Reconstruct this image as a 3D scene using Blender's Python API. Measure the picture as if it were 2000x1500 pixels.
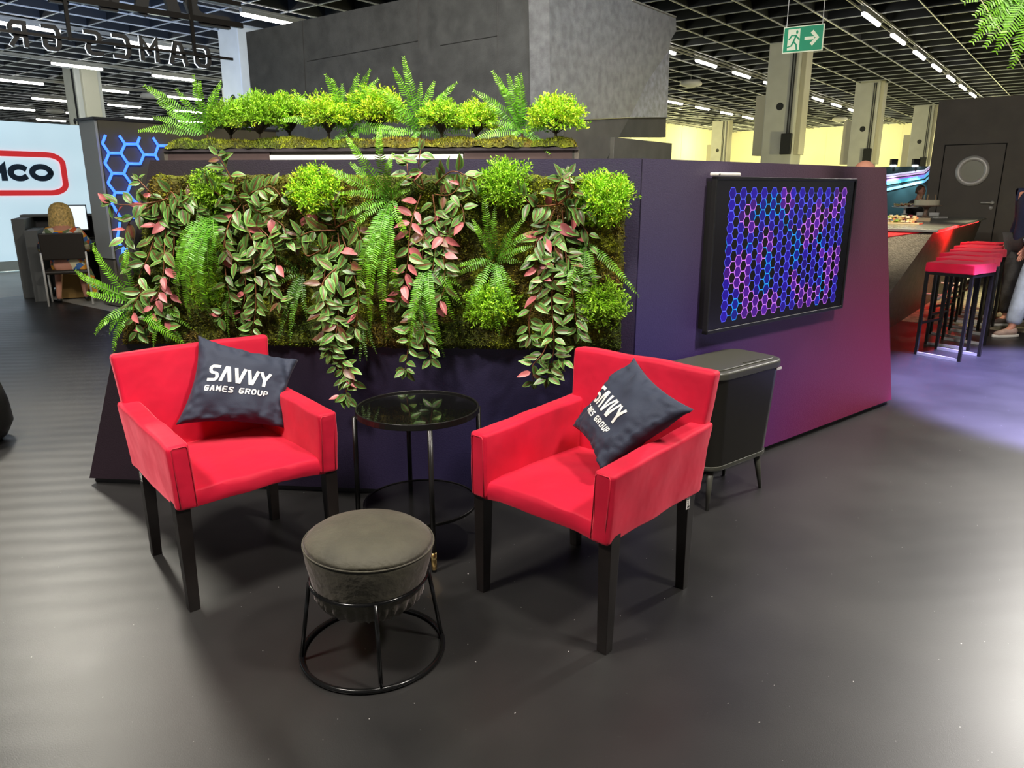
import bpy, math, random
from mathutils import Vector, Matrix, noise
R_ = random.Random(7)
for o in list(bpy.data.objects): bpy.data.objects.remove(o)
S = bpy.context.scene
COL = S.collection
# ---------------------------------------------------------------- camera, world, lights
CAM_H = 1.5; FPX = 1440.0; PITCH = math.radians(14.8)
cd = bpy.data.cameras.new('camera'); cam = bpy.data.objects.new('camera', cd); COL.objects.link(cam)
cam.location = (0, 0, CAM_H); cam.rotation_euler = (math.pi/2 - PITCH, 0, 0)
cd.sensor_width = 36; cd.lens = 36*FPX/2000; cd.clip_start = .05; cd.clip_end = 300
S.camera = cam
S.view_settings.view_transform = 'Standard'; S.view_settings.look = 'None'
S.view_settings.exposure = 0.15; S.view_settings.gamma = 1
S.view_settings.use_curve_mapping = False
w = bpy.data.worlds.new('world'); S.world = w; w.use_nodes = True
w.node_tree.nodes['Background'].inputs[0].default_value = (.92, .95, 1, 1)
w.node_tree.nodes['Background'].inputs[1].default_value = 0.20
def lamp(name, kind, loc, target, power, col=(1, .93, .84), size=.6, spot=60, blend=.8):
    l = bpy.data.lights.new(name, kind); l.energy = power; l.color = col
    if kind == 'AREA': l.shape = 'DISK'; l.size = size
    elif kind == 'SPOT': l.spot_size = math.radians(spot); l.spot_blend = blend; l.shadow_soft_size = size
    else: l.shadow_soft_size = size
    o = bpy.data.objects.new(name, l); COL.objects.link(o); o.location = loc
    d = Vector(target) - Vector(loc); o.rotation_euler = d.to_track_quat('-Z', 'Y').to_euler()
    return o
# truss lamps of the stand, above and behind the viewpoint; fill spots are added
lamp('truss_lamp', 'AREA', (-2.4, .9, 4.8), (-.8, 3.2, .5), 215, size=.7)
lamp('truss_lamp', 'AREA', (2.6, 1.0, 4.8), (.5, 2.9, .5), 215, size=.6)
lamp('truss_lamp', 'AREA', (.0, 2.3, 5.4), (.0, 3.6, 1.2), 120, size=.7)
lamp('tower_fill_spot', 'SPOT', (-1.5, 3.6, 5.0), (-1.5, 11.0, 2.6), 950, size=.2, spot=75, blend=1)  # added fill lamps, out of view, to lighten the tower faces
lamp('tower_fill_spot', 'SPOT', (3.5, 4.5, 5.2), (1.6, 10.3, 2.8), 900, col=(.9, .95, 1), size=.2, spot=50, blend=1)
lamp('stool_fill_spot', 'SPOT', (4.2, 5.2, 4.6), (5.2, 8.0, .8), 300, size=.12, spot=40, blend=.7)  # added fill lamp to brighten the red stool seats
lamp('plant_spot', 'SPOT', (-.7, 2.75, 4.8), (-.8, 3.8, 1.5), 270, size=.12, spot=42)
lamp('plant_spot', 'SPOT', (.9, 2.75, 4.8), (.2, 3.8, 1.5), 270, size=.12, spot=42)
lamp('floor_fill_spot', 'SPOT', (3.1, 2.4, 4.6), (2.75, 2.45, 0), 1500, size=.3, spot=52, blend=1)  # added spots that brighten the floor at left and right
lamp('floor_fill_spot', 'SPOT', (-4.2, 4.2, 4.6), (-3.7, 4.6, 0), 1100, size=.3, spot=66, blend=1)
lamp('floor_fill_spot', 'SPOT', (-2.6, .6, 4.6), (-2.2, 1.7, 0), 420, size=.3, spot=52, blend=1)
lamp('violet_spot', 'SPOT', (4.9, 4.5, 4.6), (4.7, 5.05, 0), 17000, col=(.42, .38, 1), size=.1, spot=47, blend=.3)
lamp('floor_gloss_fill', 'SPOT', (-5.4, 8.0, 4.7), (-2.5, 3.7, 0), 700, col=(1, .95, .82), size=.35, spot=60, blend=1)  # added lamps ahead, out of view, for bright gloss on the floor
lamp('floor_gloss_fill', 'SPOT', (6.6, 7.3, 4.7), (3.0, 3.1, 0), 1600, col=(1, .96, .9), size=.35, spot=50, blend=1)
lamp('floor_gloss_fill', 'SPOT', (-3.4, 8.4, 4.8), (-1.2, 2.0, 0), 110, col=(1, .95, .85), size=.3, spot=50, blend=1)

# ---------------------------------------------------------------- geometry helpers
cP, sP = math.cos(PITCH), math.sin(PITCH)
EYE = Vector((0, 0, CAM_H))
def ray(px, py):
    u = (px-1000)/FPX; v = (750-py)/FPX
    return Vector((u, cP+v*sP, -sP+v*cP))
def fl(px, py, z=0.0):                 # point of the horizontal plane at height z
    d = ray(px, py); return EYE + d*((z-CAM_H)/d.z)
def onp(px, py, P0, n):                # point of the plane through P0 with normal n
    d = ray(px, py); n = Vector(n); return EYE + d*((Vector(P0)-EYE).dot(n)/d.dot(n))
def atd(px, py, dist):                 # point at a ground distance
    d = ray(px, py); return EYE + d*(dist/math.hypot(d.x, d.y))
AZ = math.radians(37.6)
HU = Vector((math.sin(AZ), math.cos(AZ), 0)); HV = Vector((-math.cos(AZ), math.sin(AZ), 0)); Z = Vector((0, 0, 1))
def uv(u, v, z=0.0): return HU*u + HV*v + Z*z
PA = Vector((-2.225, 3.626, 0)); PB = Vector((.572, 3.358, 0)); PC = Vector((2.744, 5.126, 0))
D1 = (PB-PA).normalized(); N1 = Vector((D1.y, -D1.x, 0))
D2 = (PC-PB).normalized(); N2 = Vector((D2.y, -D2.x, 0))
def wf(px, py, off=0.0): return onp(px, py, PA+N1*off, N1)
def wr(px, py, off=0.0): return onp(px, py, PB+N2*off, N2)

# ---------------------------------------------------------------- materials
def mat(name, col=(.5, .5, .5), rough=.6, metal=0, emit=None, es=1, spec=.5, sheen=0, coat=0, bump=0, bscale=60, var=0, vscale=8, trans=0, attr=False, bdet=3):
    m = bpy.data.materials.new(name); m.use_nodes = True; nt = m.node_tree; n = nt.nodes; b = n['Principled BSDF']
    b.inputs['Base Color'].default_value = (*col, 1); b.inputs['Roughness'].default_value = rough
    b.inputs['Metallic'].default_value = metal; b.inputs['Specular IOR Level'].default_value = spec
    if sheen:
        b.inputs['Sheen Weight'].default_value = sheen; b.inputs['Sheen Roughness'].default_value = .45
        b.inputs['Sheen Tint'].default_value = (min(1, col[0]*1.3+.2), col[1]+.18, col[2]+.2, 1)
    if coat: b.inputs['Coat Weight'].default_value = coat; b.inputs['Coat Roughness'].default_value = .1
    if emit: b.inputs['Emission Color'].default_value = (*emit, 1); b.inputs['Emission Strength'].default_value = es
    if trans: b.inputs['Transmission Weight'].default_value = trans
    tc = n.new('ShaderNodeTexCoord')
    src = None
    if attr:
        a = n.new('ShaderNodeAttribute'); a.attribute_name = 'Col'; src = a.outputs['Color']
        nt.links.new(src, b.inputs['Base Color'])
    if var:
        t = n.new('ShaderNodeTexNoise'); t.inputs['Scale'].default_value = vscale; t.inputs['Detail'].default_value = 4
        nt.links.new(tc.outputs['Object'], t.inputs['Vector'])
        r = n.new('ShaderNodeMapRange'); r.inputs[1].default_value = .3; r.inputs[2].default_value = .7
        r.inputs[3].default_value = 1-var; r.inputs[4].default_value = 1+var
        nt.links.new(t.outputs['Fac'], r.inputs[0])
        mx = n.new('ShaderNodeMix'); mx.data_type = 'RGBA'; mx.blend_type = 'MULTIPLY'; mx.inputs[0].default_value = 1
        if src: nt.links.new(src, mx.inputs[6])
        else: mx.inputs[6].default_value = (*col, 1)
        nt.links.new(r.outputs[0], mx.inputs[7]); nt.links.new(mx.outputs[2], b.inputs['Base Color'])
    if bump:
        t = n.new('ShaderNodeTexNoise'); t.inputs['Scale'].default_value = bscale; t.inputs['Detail'].default_value = bdet
        nt.links.new(tc.outputs['Object'], t.inputs['Vector'])
        bp = n.new('ShaderNodeBump'); bp.inputs['Strength'].default_value = bump; bp.inputs['Distance'].default_value = .02
        nt.links.new(t.outputs['Fac'], bp.inputs['Height']); nt.links.new(bp.outputs[0], b.inputs['Normal'])
    return m
def ramp(n, pts):
    r = n.new('ShaderNodeValToRGB'); e = r.color_ramp.elements
    while len(e) < len(pts): e.new(.5)
    for k, (p, c) in zip(e, pts): k.position = p; k.color = (*c, 1)
    return r

# ---------------------------------------------------------------- mesh helpers
WO = {}                                # world origin of every linked object
class MB:
    def __init__(s): s.v = []; s.f = []; s.c = []; s.uv = []
    def add(s, vs, fs, col=None):
        b = len(s.v); s.v += [Vector(p) for p in vs]
        for f in fs: s.f.append([i+b for i in f]); s.c.append(col)
        return s
    def hexa(s, p, col=None):           # p: 4 bottom + 4 top (same winding)
        return s.add(p, [(3,2,1,0), (4,5,6,7), (0,1,5,4), (1,2,6,5), (2,3,7,6), (3,0,4,7)], col)
    def box(s, c, d, rz=0, col=None, M=None):
        x, y, z = d[0]/2, d[1]/2, d[2]/2
        P = [Vector(q) for q in ((-x,-y,-z), (x,-y,-z), (x,y,-z), (-x,y,-z), (-x,-y,z), (x,-y,z), (x,y,z), (-x,y,z))]
        m = M or Matrix.Rotation(rz, 4, 'Z')
        return s.hexa([(m @ q)+Vector(c) for q in P], col)
    def obox(s, o, X, Y, Zv, col=None): # box from corner o with edge vectors
        o = Vector(o); return s.hexa([o, o+X, o+X+Y, o+Y, o+Zv, o+X+Zv, o+X+Y+Zv, o+Y+Zv], col)
    def prism(s, pts, dv, col=None):
        n = len(pts); pts = [Vector(p) for p in pts]; dv = Vector(dv)
        nn = sum(((pts[i]-pts[0]).cross(pts[(i+1) % n]-pts[0]) for i in range(n)), Vector())
        if nn.dot(dv) < 0: pts.reverse()
        return s.add(pts+[p+dv for p in pts], [tuple(range(n-1, -1, -1)), tuple(range(n, 2*n))]+[(i, (i+1) % n, n+(i+1) % n, n+i) for i in range(n)], col)
    def tube(s, pts, r, n=8, closed=False, col=None, cap=True):
        pts = [Vector(p) for p in pts]; m = len(pts); rs = r if isinstance(r, (list, tuple)) else [r]*m
        rings = []; prev = None
        for i, p in enumerate(pts):
            a = pts[(i-1) % m] if (closed or i) else p; b = pts[(i+1) % m] if (closed or i < m-1) else p
            t = (b-a).normalized() if (b-a).length > 1e-9 else Z
            if prev is None: q = t.orthogonal().normalized()
            else:
                q = prev - t*prev.dot(t); q = q.normalized() if q.length > 1e-6 else t.orthogonal().normalized()
            prev = q; k = t.cross(q)
            rings.append([p+(q*math.cos(2*math.pi*j/n)+k*math.sin(2*math.pi*j/n))*rs[i] for j in range(n)])
        b = len(s.v); vs = [x for g in rings for x in g]; fs = []
        for i in range(m if closed else m-1):
            for j in range(n):
                i2 = (i+1) % m; fs.append((i*n+j, i*n+(j+1) % n, i2*n+(j+1) % n, i2*n+j))
        if cap and not closed: fs += [tuple(range(n-1, -1, -1)), tuple((m-1)*n+j for j in range(n))]
        return s.add(vs, fs, col)
    def lathe(s, prof, c=(0,0,0), n=32, col=None, fn=None):
        c = Vector(c); vs = []; fs = []; m = len(prof)
        for (r, z) in prof:
            for j in range(n):
                a = 2*math.pi*j/n; rr = r*(fn(a, z) if fn else 1)
                vs.append(c+Vector((rr*math.cos(a), rr*math.sin(a), z)))
        for i in range(m-1):
            for j in range(n): fs.append((i*n+j, i*n+(j+1) % n, (i+1)*n+(j+1) % n, (i+1)*n+j))
        fs += [tuple(range(n-1, -1, -1)), tuple((m-1)*n+j for j in range(n))]
        return s.add(vs, fs, col)
    def build(s, name, m, parent=None, origin=None, smooth=False, bevel=0, seg=3, local=False, uvs=None, wn=True):
        me = bpy.data.meshes.new(name)
        if local: og = Vector((0,0,0)); wo = WO.get(parent, Vector((0,0,0)))
        else:
            if parent is not None: og = WO[parent]
            elif origin is not None: og = Vector(origin)
            else:
                lo = [min(v[k] for v in s.v) for k in range(3)]; hi = [max(v[k] for v in s.v) for k in range(3)]
                og = Vector(((lo[0]+hi[0])/2, (lo[1]+hi[1])/2, lo[2]))
            wo = og
        me.from_pydata([v-og for v in s.v], [], s.f)
        if any(c is not None for c in s.c):
            at = me.color_attributes.new('Col', 'FLOAT_COLOR', 'CORNER')
            buf = []
            for f, c in zip(s.f, s.c):
                for _ in f: buf += [*(c or (1,1,1)), 1]
            at.data.foreach_set('color', buf)
        if uvs:
            l = me.uv_layers.new(name='UVMap'); buf = []
            for f in s.f:
                for i in f: buf += list(uvs[i])
            l.data.foreach_set('uv', buf)
        if smooth: me.polygons.foreach_set('use_smooth', [True]*len(me.polygons))
        me.materials.append(m); me.update()
        o = bpy.data.objects.new(name, me); COL.objects.link(o)
        if parent is not None: o.parent = parent
        elif not local: o.location = og
        WO[o] = wo
        if bevel:
            b = o.modifiers.new('bevel', 'BEVEL'); b.width = bevel; b.segments = seg; b.limit_method = 'ANGLE'; b.angle_limit = math.radians(35)
            if wn and smooth: o.modifiers.new('wn', 'WEIGHTED_NORMAL').keep_sharp = False
        return o
def tag(o, label=None, cat=None, group=None, kind=None):
    if label: o['label'] = label
    if cat: o['category'] = cat
    if group: o['group'] = group
    if kind: o['kind'] = kind
    return o
def thing(name, label, cat, loc, group=None, rz=0):
    o = bpy.data.objects.new(name, None); COL.objects.link(o); o.location = loc; o.rotation_euler = (0, 0, rz)
    o.empty_display_size = .1; WO[o] = Vector(loc); return tag(o, label, cat, group)
def struct(o): o['kind'] = 'structure'; return o
def copy_tree(o, parent=None):
    c = o.copy(); COL.objects.link(c)
    if parent is not None: c.parent = parent
    WO[c] = WO[o].copy()
    for ch in [x for x in WO if x.parent == o]: copy_tree(ch, c)
    return c
def ring(c, r, n=48, z=0): return [Vector(c)+Vector((r*math.cos(2*math.pi*i/n), r*math.sin(2*math.pi*i/n), z)) for i in range(n)]
# stroke lettering (open shapes drawn with a round pen)
def arc(cx, cy, rx, ry, a0, a1, n=18): return [(cx+rx*math.cos(math.radians(a0+(a1-a0)*i/n)), cy+ry*math.sin(math.radians(a0+(a1-a0)*i/n))) for i in range(n+1)]
GL = {
 'S': [[(1,1),(.3,1),(.12,.93),(.02,.78),(.12,.6),(.3,.53),(.7,.5),(.88,.43),(.98,.25),(.88,.07),(.7,0),(0,0)]],
 'L^': [[(0,0),(.4,1),(.6,1),(1,0)]], 'V': [[(0,1),(.4,0),(.6,0),(1,1)]],
 'Y': [[(0,1),(.5,.45),(1,1)], [(.5,.45),(.5,0)]],
 'G': [[(1,1),(.25,1),(.05,.85),(0,.5),(.05,.15),(.25,0),(.8,0),(1,.15),(1,.48),(.5,.48)]],
 'A': [[(0,0),(.35,1),(.65,1),(1,0)], [(.2,.33),(.8,.33)]], 'M': [[(0,0),(0,1),(.5,.4),(1,1),(1,0)]],
 'E': [[(1,1),(.25,1),(.05,.85),(0,.5),(.05,.15),(.25,0),(1,0)], [(0,.5),(.85,.5)]],
 'R': [[(0,0),(0,1),(.75,1),(1,.85),(1,.62),(.75,.45),(0,.45)], [(.5,.45),(1,0)]],
 'O': [[(.25,0),(.05,.15),(0,.5),(.05,.85),(.25,1),(.75,1),(.95,.85),(1,.5),(.95,.15),(.75,0),(.25,0)]],
 'U': [[(0,1),(0,.2),(.25,0),(.75,0),(1,.2),(1,1)]], 'P': [[(0,0),(0,1),(.75,1),(1,.85),(1,.62),(.75,.45),(0,.45)]],
 'Cr': [arc(.5,.5,.5,.5,48,312,22)], 'Or': [arc(.5,.5,.5,.5,0,360,28)]}
def pen(strokes, w, fn, mb, thick=None, col=None, sub=1):
    """fn(x, y, h) -> world point; flat ribbon or, with thick, solid bars"""
    for st in strokes:
        pts = [st[0]]
        for a, b in zip(st, st[1:]):
            for k in range(1, sub+1): pts.append((a[0]+(b[0]-a[0])*k/sub, a[1]+(b[1]-a[1])*k/sub))
        L = []; Rr = []
        for i, p in enumerate(pts):
            a = pts[max(i-1, 0)]; b = pts[min(i+1, len(pts)-1)]
            d1 = Vector((p[0]-a[0], p[1]-a[1])); d2 = Vector((b[0]-p[0], b[1]-p[1]))
            if d1.length < 1e-9: d1 = d2
            if d2.length < 1e-9: d2 = d1
            d1.normalize(); d2.normalize(); t = (d1+d2); t = t.normalized() if t.length > 1e-6 else d1
            k = 1/max(.45, t.dot(d1)); e = .5*w if i == 0 else (-.5*w if i == len(pts)-1 else 0)
            q = (p[0]-t.x*e*.8, p[1]-t.y*e*.8)
            L.append((q[0]-t.y*w/2*k, q[1]+t.x*w/2*k)); Rr.append((q[0]+t.y*w/2*k, q[1]-t.x*w/2*k))
        n = len(pts)
        if thick is None:
            mb.add([fn(x, y, 0) for x, y in L]+[fn(x, y, 0) for x, y in Rr], [(i, n+i, n+i+1, i+1) for i in range(n-1)], col)
        else:
            vs = [fn(x, y, 0) for x, y in L]+[fn(x, y, 0) for x, y in Rr]+[fn(x, y, thick) for x, y in L]+[fn(x, y, thick) for x, y in Rr]
            fs = []
            for i in range(n-1): fs += [(i, i+1, n+i+1, n+i), (2*n+i, 3*n+i, 3*n+i+1, 2*n+i+1), (i, 2*n+i, 2*n+i+1, i+1), (n+i, n+i+1, 3*n+i+1, 3*n+i)]
            fs += [(0, n, 3*n, 2*n), (n-1, 3*n-1, 4*n-1, 2*n-1)]
            mb.add(vs, fs, col)
def place(strokes, x, y, w, h): return [[(x+a*w, y+b*h) for a, b in st] for st in strokes]
# ---------------------------------------------------------------- the setting
def floor_mat():
    m = mat('booth_vinyl', (.014, .0135, .013), .36, spec=.5); nt = m.node_tree; n = nt.nodes; b = n['Principled BSDF']
    tc = n.new('ShaderNodeTexCoord')
    t = n.new('ShaderNodeTexNoise'); t.inputs['Scale'].default_value = 1.3; t.inputs['Detail'].default_value = 6
    nt.links.new(tc.outputs['Object'], t.inputs['Vector'])
    r = ramp(n, [(.3, (.009, .0088, .009)), (.7, (.021, .020, .019))]); nt.links.new(t.outputs['Fac'], r.inputs[0])
    # fine scuffs
    mp = n.new('ShaderNodeMapping'); mp.inputs['Scale'].default_value = (1, 6, 1); mp.inputs['Rotation'].default_value = (0, 0, .5)
    nt.links.new(tc.outputs['Object'], mp.inputs['Vector'])
    s = n.new('ShaderNodeTexNoise'); s.inputs['Scale'].default_value = 14; s.inputs['Detail'].default_value = 8; s.inputs['Roughness'].default_value = .75
    nt.links.new(mp.outputs[0], s.inputs['Vector'])
    sr = ramp(n, [(.64, (0, 0, 0)), (.76, (1, 1, 1))]); nt.links.new(s.outputs['Fac'], sr.inputs[0])
    sp = n.new('ShaderNodeTexNoise'); sp.inputs['Scale'].default_value = 70; sp.inputs['Detail'].default_value = 1
    nt.links.new(tc.outputs['Object'], sp.inputs['Vector'])
    spr = ramp(n, [(.79, (0, 0, 0)), (.81, (1, 1, 1))]); nt.links.new(sp.outputs['Fac'], spr.inputs[0])
    ad = n.new('ShaderNodeMath'); ad.operation = 'MAXIMUM'
    ml = n.new('ShaderNodeMath'); ml.operation = 'MULTIPLY'; ml.inputs[1].default_value = .16
    nt.links.new(sr.outputs[0], ml.inputs[0]); nt.links.new(ml.outputs[0], ad.inputs[0])
    nt.links.new(spr.outputs[0], ad.inputs[1]); b.inputs['Specular IOR Level'].default_value = .7
    mx = n.new('ShaderNodeMix'); mx.data_type = 'RGBA'; nt.links.new(ad.outputs[0], mx.inputs[0])
    nt.links.new(r.outputs[0], mx.inputs[6]); mx.inputs[7].default_value = (.35, .34, .33, 1)
    nt.links.new(mx.outputs[2], b.inputs['Base Color'])
    rr = n.new('ShaderNodeMapRange'); rr.inputs[3].default_value = .33; rr.inputs[4].default_value = .48
    nt.links.new(t.outputs['Fac'], rr.inputs[0]); nt.links.new(rr.outputs[0], b.inputs['Roughness'])
    mw = n.new('ShaderNodeMapping'); mw.inputs['Rotation'].default_value = (0, 0, -.16); nt.links.new(tc.outputs['Object'], mw.inputs['Vector'])
    wv = n.new('ShaderNodeTexWave'); wv.bands_direction = 'Y'; wv.inputs['Scale'].default_value = 2.2; wv.inputs['Distortion'].default_value = 2.2
    wv.inputs['Detail'].default_value = 2; wv.inputs['Detail Scale'].default_value = .8
    nt.links.new(mw.outputs[0], wv.inputs['Vector'])
    bp = n.new('ShaderNodeBump'); bp.inputs['Strength'].default_value = .25; bp.inputs['Distance'].default_value = .004
    nt.links.new(wv.outputs['Fac'], bp.inputs['Height'])
    sx = n.new('ShaderNodeSeparateXYZ'); nt.links.new(tc.outputs['Object'], sx.inputs[0]); wk = n.new('ShaderNodeMapRange'); wk.inputs[1].default_value = -2.6; wk.inputs[2].default_value = -.8; wk.inputs[3].default_value = .27; wk.inputs[4].default_value = .03
    nt.links.new(sx.outputs[0], wk.inputs[0]); nt.links.new(wk.outputs[0], bp.inputs['Strength'])
    g = n.new('ShaderNodeTexNoise'); g.inputs['Scale'].default_value = 260; nt.links.new(tc.outputs['Object'], g.inputs['Vector'])
    b2 = n.new('ShaderNodeBump'); b2.inputs['Strength'].default_value = .12; b2.inputs['Distance'].default_value = .002
    nt.links.new(g.outputs['Fac'], b2.inputs['Height']); nt.links.new(bp.outputs[0], b2.inputs['Normal'])
    nt.links.new(b2.outputs[0], b.inputs['Normal'])
    return m
FLM = floor_mat()
poly = [uv(-9, -9), uv(9.6, -9), uv(9.6, 7.6), uv(4.25, 8.2), uv(4.25, 12.2), uv(-9, 12.2)]
struct(MB().prism(poly, (0, 0, -.02)).build('floor', FLM, origin=(0, 0, 0)))
HF = mat('hall_floor', (.50, .50, .46), .45, var=.12, vscale=1.5)
struct(MB().prism([uv(-30, -25), uv(75, -25), uv(75, 78), uv(-30, 78)], (0, 0, -.03)).build('floor', HF, origin=(0, 0, 0))).location.z = -.021
CPM = mat('grey_green_carpet', (.20, .19, .12), .9, var=.45, vscale=14, bump=.4)
struct(MB().prism([uv(9.6, -6), uv(15.4, -6), uv(15.4, 7.6), uv(9.6, 7.6)], (0, 0, -.02)).build('floor', CPM, origin=(0, 0, 0))).location.z = -.001
# ceiling: open black grid with pale lower edges
CZ = 6.0; G = 1.215
BLK = mat('ceiling_black', (.012, .012, .014), .8)
PLT = mat('ceiling_baffle', (.018, .02, .024), .5)
BAR = mat('ceiling_bar', (.50, .52, .55), .45, metal=.3)
ceil = struct(MB().prism([uv(-14, -22, 7.2), uv(75, -22, 7.2), uv(75, 78, 7.2), uv(-14, 78, 7.2)], (0, 0, .1)).build('ceiling', BLK, origin=(0, 0, 7.2)))
pb = MB(); bb = MB()
k = 5.46-G*22
while k < 76:
    pb.obox(uv(-12, k-.006, CZ+.03), HU*85, HV*.012, Z*.42); bb.obox(uv(-12, k-.016, CZ), HU*85, HV*.032, Z*.03); k += G
k = 21.75-G*26
while k < 72:
    pb.obox(uv(k-.006, -21, CZ+.03), HU*.012, HV*97, Z*.42); bb.obox(uv(k-.011, -21, CZ+.004), HU*.022, HV*97, Z*.024); k += G
pb.build('baffle', PLT, ceil); bb.build('ceiling_bar', BAR, ceil)
# hall walls beyond, cream boards with downlight scallops from real lamps
CRM = mat('hall_wall_cream', (.80, .78, .58), .6, var=.04, vscale=.6)
def hall_wall(name, o, d, L, n):
    m = MB().obox(o, d*L, n*.2, Z*6.4); x = 0
    while x < L:
        m.obox(o+d*x-n*.015, d*.04, n*.02, Z*6.4); x += 2.6
    return struct(m.build(name, CRM))
hall_wall('wall_back', uv(61.2, -22, 0), HV, 47.2, HU)
hall_wall('wall_left', uv(30, 25.2, 0), HU, 31.2, HV)
hall_wall('wall_far_left', uv(40, 25.4, 0), HV, 50, HU)
hall_wall('wall_far', uv(-13, 75.5, 0), HU, 53, HV)
WARM = (1, .92, .42)
for (u_, v_) in ((57.5, 20.5), (57.5, 14.0), (57.5, 6), (46, 22.0), (54, 22.5), (38, 22.5)):
    lamp('wall_washer', 'POINT', uv(u_, v_, 4.6), uv(u_, v_, 0), 480, col=WARM, size=.08)
for (u_, v_, p_) in ((24, 4.5, 260), (34, 5, 320), (40, 12, 320), (20, 26, 260), (10, 30, 220), (18, 14.5, 200), (12, 22, 160), (50, 6, 300)):
    lamp('hall_lamp', 'POINT', uv(u_, v_, 2.4), uv(u_, v_, 0), p_, col=WARM if v_ < 20 else (.95, 1, .75), size=.1)
lamp('blue_uplight', 'SPOT', uv(9, 17, 2.6), uv(12, 24, 6), 1500, col=(.45, .6, 1), size=.3, spot=120, blend=1)
lamp('blue_uplight', 'SPOT', uv(3, 15, 2.9), uv(6, 22, 6), 350, col=(.7, .85, 1), size=.3, spot=120, blend=1)
# ceiling tubes
TUB = mat('tube_glow', (1, 1, 1), .4, emit=(1, .97, .88), es=16); TRK = mat('track_metal', (.35, .35, .34), .5, metal=.5)
tl = thing('ceiling_tube', None, 'ceiling light', uv(12.2, 18, CZ-.16))
MB().obox(uv(12.2, 17.94, CZ-.14), HU*1.75, HV*.12, Z*.14).build('housing', TRK, tl)
MB().tube([uv(12.2, 18, CZ-.17), uv(12.24, 18, CZ-.17), uv(13.91, 18, CZ-.17), uv(13.95, 18, CZ-.17)], [.04, .055, .055, .04], 10).build('tube', TUB, tl, smooth=True)
ORD = ['nearest', 'second', 'third', 'fourth', 'fifth', 'sixth', 'seventh', 'eighth', 'ninth', 'tenth', 'eleventh', 'twelfth']
rows = [(5.46, 21.75, 3.4, 8, 'bright row above the exit sign', 1.95),
        (11.8, 22.4, 3.4, 10, 'row right of the grey tower', 1.9),
        (18.1, 33.0, 3.45, 5, 'low row beside the grey tower', 1.9),
        (18.05, 12.1, 3.5, 1, 'near row over the white column', 1.7),
        (24.1, 8.5, 3.55, 3, 'row behind the hanging letters', 1.7),
        (30.2, 8.75, 3.64, 4, 'third row left of the white column', 1.7),
        (36.3, 12.7, 3.6, 4, 'fourth row at upper left', 1.7),
        (42.3, 16.2, 3.64, 3, 'fifth row at upper left', 1.7),
        (48.5, 16.9, 3.4, 4, 'sixth row low at the left', 1.7),
        (54.6, 21, 3.5, 4, 'lowest row over the pale stand wall', 1.7)]
first = True
for (v_, u0, du, n_, ds, ln) in rows:
    for i in range(n_):
        o = tl if first else copy_tree(tl); first = False
        o.location = uv(u0+du*i, v_, CZ-.16); o.scale = (1, 1, 1)
        o['label'] = ('bright ceiling tube, %s in the %s' % (ORD[i], ds)); o['group'] = 'ceiling tubes, '+ds
for v_ in (5.46, 11.8, 18.08, 24.1, 30.2, 36.3):
    MB().obox(uv(-5, v_-.14, CZ-.05), HU*66, HV*.03, Z*.05).obox(uv(-5, v_+.11, CZ-.05), HU*66, HV*.03, Z*.05).build('lighting_track', TRK, ceil)
# round ceiling speakers
SPK = mat('white_plastic', (.75, .74, .7), .5)
for px, py, z_, lab in ((1349, 170, 5.7, 'beside the grey tower'), (1640, 237, 5.7, 'between the exit sign column and the next column'), (295, 193, 5.7, 'above the left fern'), (108, 222, 5.7, 'left of the leftmost column')):
    p = fl(px, py, z_); s_ = thing('ceiling_speaker', 'round white ceiling speaker '+lab, 'speaker', p)
    MB().lathe([(.02, .28), (.36, .26), (.46, .16), (.46, .08), (.2, 0), (.05, -.02)], p, 24).build('dish', SPK, s_, smooth=True)
    MB().lathe([(.03, .26), (.03, .5)], p, 8).build('stem', TRK, s_)
# columns
CLM = mat('column_concrete', (.62, .62, .58), .7, var=.06, vscale=2, bump=.15, bscale=30); PNL = mat('column_panel', (.60, .57, .46), .5); DK = mat('black_fitting', (.015, .015, .015), .5)
def column(px, py, lab, wdt=1.0, cable=True, boxes=(1, 1)):
    c = fl(px, py, CZ); c.z = 0; c = c+HU*.5
    t = thing('column', lab, 'column', c)
    m = MB(); h = .5*wdt
    m.obox(c-HU*h-HV*h, HU*2*h, HV*2*h, Z*6.5)
    m.build('shaft', CLM, t, bevel=.03)
    zc = 4.1
    MB().tube([c-HU*(h+.004)-HV*.0+Z*zc, c-HU*(h-.03)+Z*zc], .12, 20).build('round_hole', DK, t)
    if boxes[0]: MB().obox(c+HV*h-HU*.3+Z*2.6, HU*.6, HV*.38, Z*1.9).build('side_panel', PNL, t, bevel=.02)
    if boxes[1]: MB().obox(c-HV*(h+.16)-HU*.3+Z*2.6, HU*.6, HV*.16, Z*3.5).build('side_panel', PNL, t, bevel=.02)
    if cable:
        MB().tube([c-HU*(h+.02)+HV*-.3+Z*6, c-HU*(h+.02)+HV*-.3+Z*3.2], .02, 6).tube([c-HU*(h+.02)+HV*-.38+Z*6, c-HU*(h+.02)+HV*-.38+Z*3.2], .02, 6).build('cable', DK, t)
        MB().obox(c-HU*(h+.14)-HV*.5+Z*2.6, HU*.14, HV*.34, Z*.65).build('junction_box', DK, t, bevel=.02)
column(1534, 84, 'tall pale column behind the green exit sign')
column(1695, 163, 'pale column with side boxes between exit sign and dark door wall')
column(1805, 207, 'smaller pale column right beside the dark door wall')
column(1405, 237, 'distant grey column seen between the tower and exit sign column')
column(443, 57, 'white column beside the left edge of the grey tower', cable=False, boxes=(1, 0))
column(132, 136, 'slim white column with twin cables, leftmost in the hall')
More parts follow.
